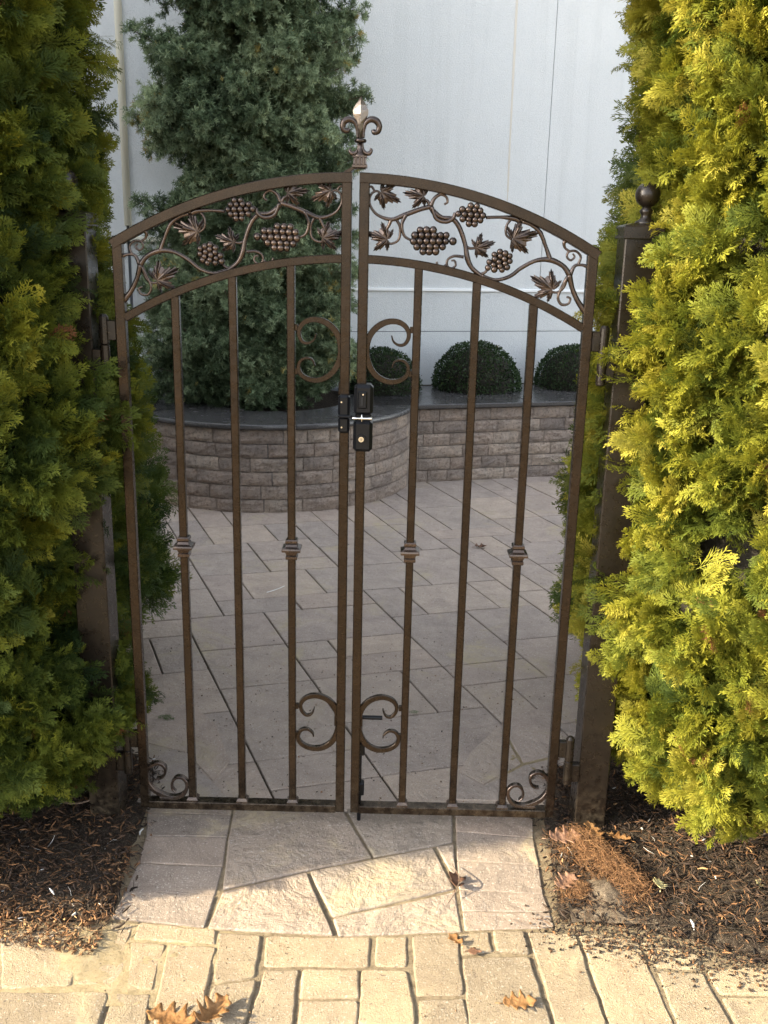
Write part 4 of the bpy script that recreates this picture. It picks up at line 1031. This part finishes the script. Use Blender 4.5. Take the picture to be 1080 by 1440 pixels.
# ---- latch keeper on the left leaf
k4 = lambda x, y: at(400+x/4.909, 430+y/4.909)
def pbox(name, par, x0, y0, x1, y1, yc, d, mat, bev=.002, scale4=True):
    a, b = k4(x0, y0), k4(x1, y1); bm = bmesh.new(); box(bm, ((a.x+b.x)/2, yc, (a.z+b.z)/2), (abs(b.x-a.x), d, abs(b.z-a.z)), None, bev); return build(name, bm, mat, par)
pbox('keeper_plate', gl, 374, 525, 412, 615, 0, .02, M_bronze)
pbox('keeper_body', gl, 374, 605, 452, 755, -.008, .046, M_black, .006)
pbox('keeper_body', gl, 374, 755, 450, 870, -.006, .040, M_black, .006)
pbox('keeper_finger', gl, 374, 738, 472, 756, -.036, .014, M_black, .004)
def disc(name, par, x, y, r, yy, mat, dep=.004, seg=16):
    c = k4(x, y); bm = bmesh.new(); bmesh.ops.create_cone(bm, cap_ends=True, segments=seg, radius1=r, radius2=r*.85, depth=dep)
    bmesh.ops.rotate(bm, matrix=Matrix.Rotation(R_(90), 3, 'X'), verts=bm.verts); bmesh.ops.translate(bm, vec=(c.x, yy, c.z), verts=bm.verts); return build(name, bm, mat, par)
disc('screw', gl, 398, 651, .0026, -.032, M_chrome); disc('screw', gl, 398, 825, .0026, -.028, M_chrome)
# ---- lock on the right leaf
def lock_body(bm):
    for (x0, y0, x1, y1) in ((484, 532, 612, 742), (478, 778, 606, 992)):
        a, b = k4(x0, y0), k4(x1, y1); box(bm, ((a.x+b.x)/2, -.010, (a.z+b.z)/2), (abs(b.x-a.x), .052, abs(b.z-a.z)), None, .008)
    a, b = k4(490, 735), k4(600, 785); box(bm, ((a.x+b.x)/2, -.008, (a.z+b.z)/2), (abs(b.x-a.x), .036, abs(b.z-a.z)+.004), None, .004)
bm = bmesh.new(); lock_body(bm); lk = build('lock', bm, M_black, grt)
def sub(o, par): o.parent = par; o.location = -Vector((0, 0, 0)) if True else None; o.location = (0, 0, 0); return o
def lockpart(name, fn, mat, smooth=False):
    bm = bmesh.new(); fn(bm); o = build(name, bm, mat, None, smooth); o.parent = lk; return o
def kb(bm, x0, y0, x1, y1, yy, d, bev=.001):
    a, b = k4(x0, y0), k4(x1, y1); box(bm, ((a.x+b.x)/2, yy, (a.z+b.z)/2), (abs(b.x-a.x), d, abs(b.z-a.z)), None, bev)
lockpart('dial_cover', lambda bm: kb(bm, 510, 575, 572, 695, -.038, .006, .003), M_black)
lockpart('keyway', lambda bm: kb(bm, 532, 618, 545, 672, -.0415, .002, .0005), M_hole)
def cyl_y(bm, x, y, r, yy, dep, seg=20):
    c = k4(x, y); n0 = set(bm.verts); q = bmesh.ops.create_cone(bm, cap_ends=True, segments=seg, radius1=r, radius2=r, depth=dep)
    bmesh.ops.rotate(bm, matrix=Matrix.Rotation(R_(90), 3, 'X'), verts=q['verts']); bmesh.ops.translate(bm, vec=(c.x, yy, c.z), verts=q['verts'])
lockpart('screw', lambda bm: cyl_y(bm, 546, 596, .0022, -.042, .003, 12), M_chrome)
lockpart('knob_rim', lambda bm: cyl_y(bm, 533, 900, .0105, -.038, .006), M_black)
lockpart('key_cylinder', lambda bm: cyl_y(bm, 533, 900, .0070, -.0425, .006), M_chrome)
lockpart('keyhole', lambda bm: kb(bm, 531, 893, 535, 908, -.0462, .001, .0002), M_hole)
def tbar(bm):
    a, b = k4(473, 754), k4(608, 754); 
    P = [Vector((a.x+(b.x-a.x)*t, -.048, a.z)) for t in (0, .02, .3, .5, .7, .98, 1)]
    tube(bm, P, [.0022, .0034, .0022, .0032, .0026, .0044, .0030], 12)
    c, d = k4(538, 728), k4(538, 780); tube(bm, [Vector((c.x, -.048, c.z)), Vector((c.x, -.048, (c.z+d.z)/2)), Vector((c.x, -.048, d.z))], [.0016, .0026, .0016], 10)
    tube(bm, [Vector((c.x, -.048, (c.z+d.z)/2)), Vector((c.x, -.03, (c.z+d.z)/2))], .003, 10)
lockpart('thumb_turn', tbar, M_chrome, True)
def cylc(bm, p, q, r, seg=14): tube(bm, [Vector(p), Vector(q)], r, seg)
# ---- drop bolt on the right leaf
bm = bmesh.new(); cylc(bm, (.0335, .024, .006), (.0335, .024, .345), .0058); db = build('drop_bolt', bm, M_black, grt, False)
bm = bmesh.new(); cylc(bm, (.034, .024, .341), (.096, .024, .341), .0062); o = build('handle', bm, M_black, None); o.parent = db
for z_ in (.115, .245):
    bm = bmesh.new(); box(bm, (.0335, .022, z_), (.028, .026, .040), None, .003); o = build('guide_sleeve', bm, M_black, None); o.parent = db
# ------------------------------------------------------------------ posts and hinges
def post(sg, label):
    xc = sg*.708; t = tag(empty('gate_post', (xc, .02, 0)), label, 'post', 'gate posts')
    def pt(name, fn, mat=M_darkmetal, smooth=False):
        bm = bmesh.new(); fn(bm); return build(name, bm, mat, t, smooth)
    y = .04
    pt('shaft', lambda bm: box(bm, (xc, y, .84), (.088, .088, 1.70), None, .003))
    pt('cap', lambda bm: lathe(bm, [(.048, -.028), (.0495, -.026), (.0495, .0), (.047, .004), (.024, .010)], (xc, y, 1.70), square=True))
    pt('ball_neck', lambda bm: lathe(bm, [(.027, 0), (.025, .006), (.014, .013), (.012, .022), (.016, .028), (.016, .034), (.011, .038), (.011, .046)], (xc+sg*.012, y, 1.708), 24), M_darkmetal, True)
    pt('ball', lambda bm: (bmesh.ops.create_uvsphere(bm, u_segments=32, v_segments=20, radius=.0305), bmesh.ops.translate(bm, vec=(xc+sg*.012, y, 1.778), verts=bm.verts)), M_darkmetal, True)
    for zc in (1.385, .235):
        pt('hinge', lambda bm: (lathe(bm, [(.010, -.075), (.0125, -.072), (.0125, -.002), (.010, 0)], (sg*.632, -.004, zc), 16), box(bm, (sg*.650, .004, zc-.04), (.03, .024, .055), None, .002)), M_darkmetal)
    return t
pL = post(-1, 'dark bronze gate post on the left, almost hidden by the shaded arborvitae')
pR = post(1, 'dark bronze gate post with a ball cap, partly hidden by the sunlit right arborvitae')
for sg, g_ in ((-1, gl), (1, grt)):
    for zc in (1.385, .235):
        bm = bmesh.new(); lathe(bm, [(.010, 0), (.0125, .002), (.0125, .068), (.010, .071), (.007, .075)], (sg*.632, -.004, zc+.001), 16); box(bm, (sg*.611, -.001, zc+.036), (.022, .020, .05), None, .002)
        build('hinge', bm, M_darkmetal, g_)

# ------------------------------------------------------------------ fallen leaves and small things
def oak_leaf(name, loc, size, rz, mat, label, curl=.3, tilt=(0, 0), lobes=4, group='fallen leaves'):
    n = 22; L, Rr = [], []
    for i in range(n+1):
        t = i/n; w = .27*math.sin(math.pi*min(1, t*.95+.05))**.6*(1+.42*math.tanh(1.8*math.sin(t*lobes*2*math.pi-.6))) if 0 < i < n else .02
        L.append((t, max(.03, w)*random.uniform(.92, 1.08))); Rr.append((t+random.uniform(-.02, .02), max(.03, w)*random.uniform(.85, 1.15)))
    bm = bmesh.new(); rows = []
    for (t, wl), (_, wr) in zip(L, Rr):
        row = []
        for x in (-wl, -wl*.5, 0, wr*.5, wr):
            z = curl*.55*(abs(x)*1.6)**1.6+curl*.6*(t-.5)**2+.04*noise.noise(Vector((x*6, t*6, rz)))+(.0 if x else -.015)
            row.append(bm.verts.new(((t-.5)*size, x*size, z*size)))
        rows.append(row)
    for i in range(n):
        for k in range(4): bm.faces.new((rows[i][k], rows[i][k+1], rows[i+1][k+1], rows[i+1][k]))
    r_ = bmesh.ops.extrude_face_region(bm, geom=bm.faces[:]); bmesh.ops.translate(bm, vec=(0, 0, .0006), verts=[e for e in r_['geom'] if isinstance(e, bmesh.types.BMVert)])
    tube(bm, [Vector((-.5*size, 0, .01*size)), Vector((-.72*size, .04*size, .0))], .0011, 5)
    me = bpy.data.meshes.new(name); bmesh.ops.recalc_face_normals(bm, faces=bm.faces[:]); bm.to_mesh(me); bm.free(); me.materials.append(mat)
    for p in me.polygons: p.use_smooth = True
    o = bpy.data.objects.new(name, me); C.objects.link(o); o.location = loc; o.rotation_euler = (tilt[0], tilt[1], rz); tag(o, label, 'leaf', group); return o
def gl_(px, py, z): p = gr(px, py, z); return (p.x, p.y, z)
oak_leaf('fallen_leaf', gl_(731, 1410, .008), .078, .1, M_oak, 'tan lobed oak leaf lying on the paving stones at lower right', .35)
oak_leaf('fallen_leaf', gl_(240, 1434, .010), .115, 2.9, M_oak, 'large orange brown leaf at the bottom edge of the picture', .5, (.08, 0))
oak_leaf('fallen_leaf', gl_(300, 1424, .014), .10, 1.1, M_oak, 'curled orange brown leaf right of the large one at the bottom edge', .9, (.12, .1))
oak_leaf('fallen_leaf', gl_(668, 1338, .004), .035, .0, M_oak_dark, 'small dark leaf on the walkway below the right brick border', .2, lobes=1)
oak_leaf('fallen_leaf', gl_(640, 1240, .010), .07, 1.5, M_oak_dark, 'curled brown leaf caught where the flagstones meet the right brick border', .9, (.3, .1), lobes=2)
oak_leaf('fallen_leaf', gl_(640, 1322, .006), .045, 2.3, M_oak, 'small tan leaf scrap on the joint below the threshold', .7, lobes=2)
oak_leaf('fallen_leaf', gl_(796, 1240, .030), .085, .9, M_oak_pink, 'pinkish brown leaf below the needle heap beside the right brick border', .4, (.12, .08))
oak_leaf('fallen_leaf', gl_(795, 1178, .035), .10, .3, M_oak_pink, 'brown leaf against the foot of the right gate post', .5, (.15, .1))
oak_leaf('fallen_leaf', gl_(835, 1170, .04), .08, 1.9, M_oak, 'light brown leaf lying just behind the reddish needle heap', .5, (.12, -.15))
oak_leaf('fallen_leaf', gl_(870, 1178, .03), .07, 2.6, M_oak, 'orange brown leaf under the lowest sunlit evergreen sprays', .5, (.15, .1))
oak_leaf('fallen_leaf', gl_(927, 1245, .028), .055, 1.4, M_oak_pale, 'pale yellow curled leaf on the dark mulch at right', .7, (.25, .2))
oak_leaf('fallen_leaf', gl_(922, 1262, .016), .06, .5, M_oak_dark, 'dark flat leaf just below the pale yellow leaf', .3)
oak_leaf('fallen_leaf', gl_(1068, 1242, .02), .035, 1.2, M_oak_pale, 'small pale leaf on the mulch at the right edge', .5, (.4, 0), lobes=1)
oak_leaf('fallen_leaf', gl_(676, 769, .008), .07, .2, M_oak_dark, 'dark leaf on the courtyard paving between the right bars', .8, lobes=2)
def twig(P, r, label, mat=M_bark, name='twig'):
    bm = bmesh.new(); tube(bm, smooth_path(P, 5), r, 6); o = build(name, bm, mat, None, True); tag(o, label, 'twig'); return o
g3 = lambda px, py, z: gr(px, py, z)
twig([g3(60, 1115, .06), g3(100, 1130, .05), g3(140, 1120, .07), g3(165, 1100, .11)], [.002, .003, .0025, .0015], 'thin curved bare twig low under the left evergreen')
twig([g3(10, 1105, .09), g3(70, 1112, .08), g3(120, 1098, .12), g3(158, 1075, .17)], [.003, .003, .0025, .0015], 'longer bare twig arching low under the left evergreen')
twig([g3(1000, 1105, .10), g3(1035, 1130, .07), g3(1080, 1118, .09)], [.0015, .0025, .003], 'pale bare twig under the right evergreen')
twig([g3(1030, 1130, .06), g3(1045, 1160, .02), g3(1062, 1180, .015)], [.0025, .002, .001], 'short bare twig pointing down into the mulch at right')
twig([g3(636, 1216, .012), g3(646, 1235, .03), g3(640, 1255, .016), g3(630, 1270, .008)], [.001, .0015, .0015, .001], 'curved brown stalk standing on the right brick border joint')
# green sprigs dropped in the court
def sprig(px, py, size, rz, label):
    p = gr(px, py, .004); a = rz
    v = spray_proto(8, 3, int(px)).reshape(-1, 3)*size; V = np.stack([p.x+v[:, 1]*math.cos(a)-v[:, 0]*math.sin(a), p.y+v[:, 1]*math.sin(a)+v[:, 0]*math.cos(a), .012+v[:, 2]*.3], 1)
    o = fast_mesh('fallen_sprig', V, np.arange(len(V)).reshape(-1, 4), M_sprig, None, np.full(len(V), .5)); tag(o, label, 'sprig', 'fallen evergreen sprigs')
M_sprig = leaf_mat('sprig_leaf', [(0, (.05, .09, .03)), (1, (.12, .18, .05))], .2)
sprig(218, 1010, .07, .05, 'green evergreen sprig lying left on the courtyard paving')
sprig(574, 1004, .04, .1, 'tiny green sprig on the paving behind the drop bolt')
bm = bmesh.new(); tube(bm, smooth_path([g3(375, 833, .004), g3(388, 829, .006), g3(400, 824, .006)], 4), .0014, 6); o = build('plastic_strip', bm, M_white, None); tag(o, 'thin white plastic strip on the courtyard paving left of the middle', 'litter')
print('pavers', cnt, 'objects', len(bpy.data.objects), 'tris', sum(len(m.loops)-2*len(m.polygons) for m in bpy.data.meshes))
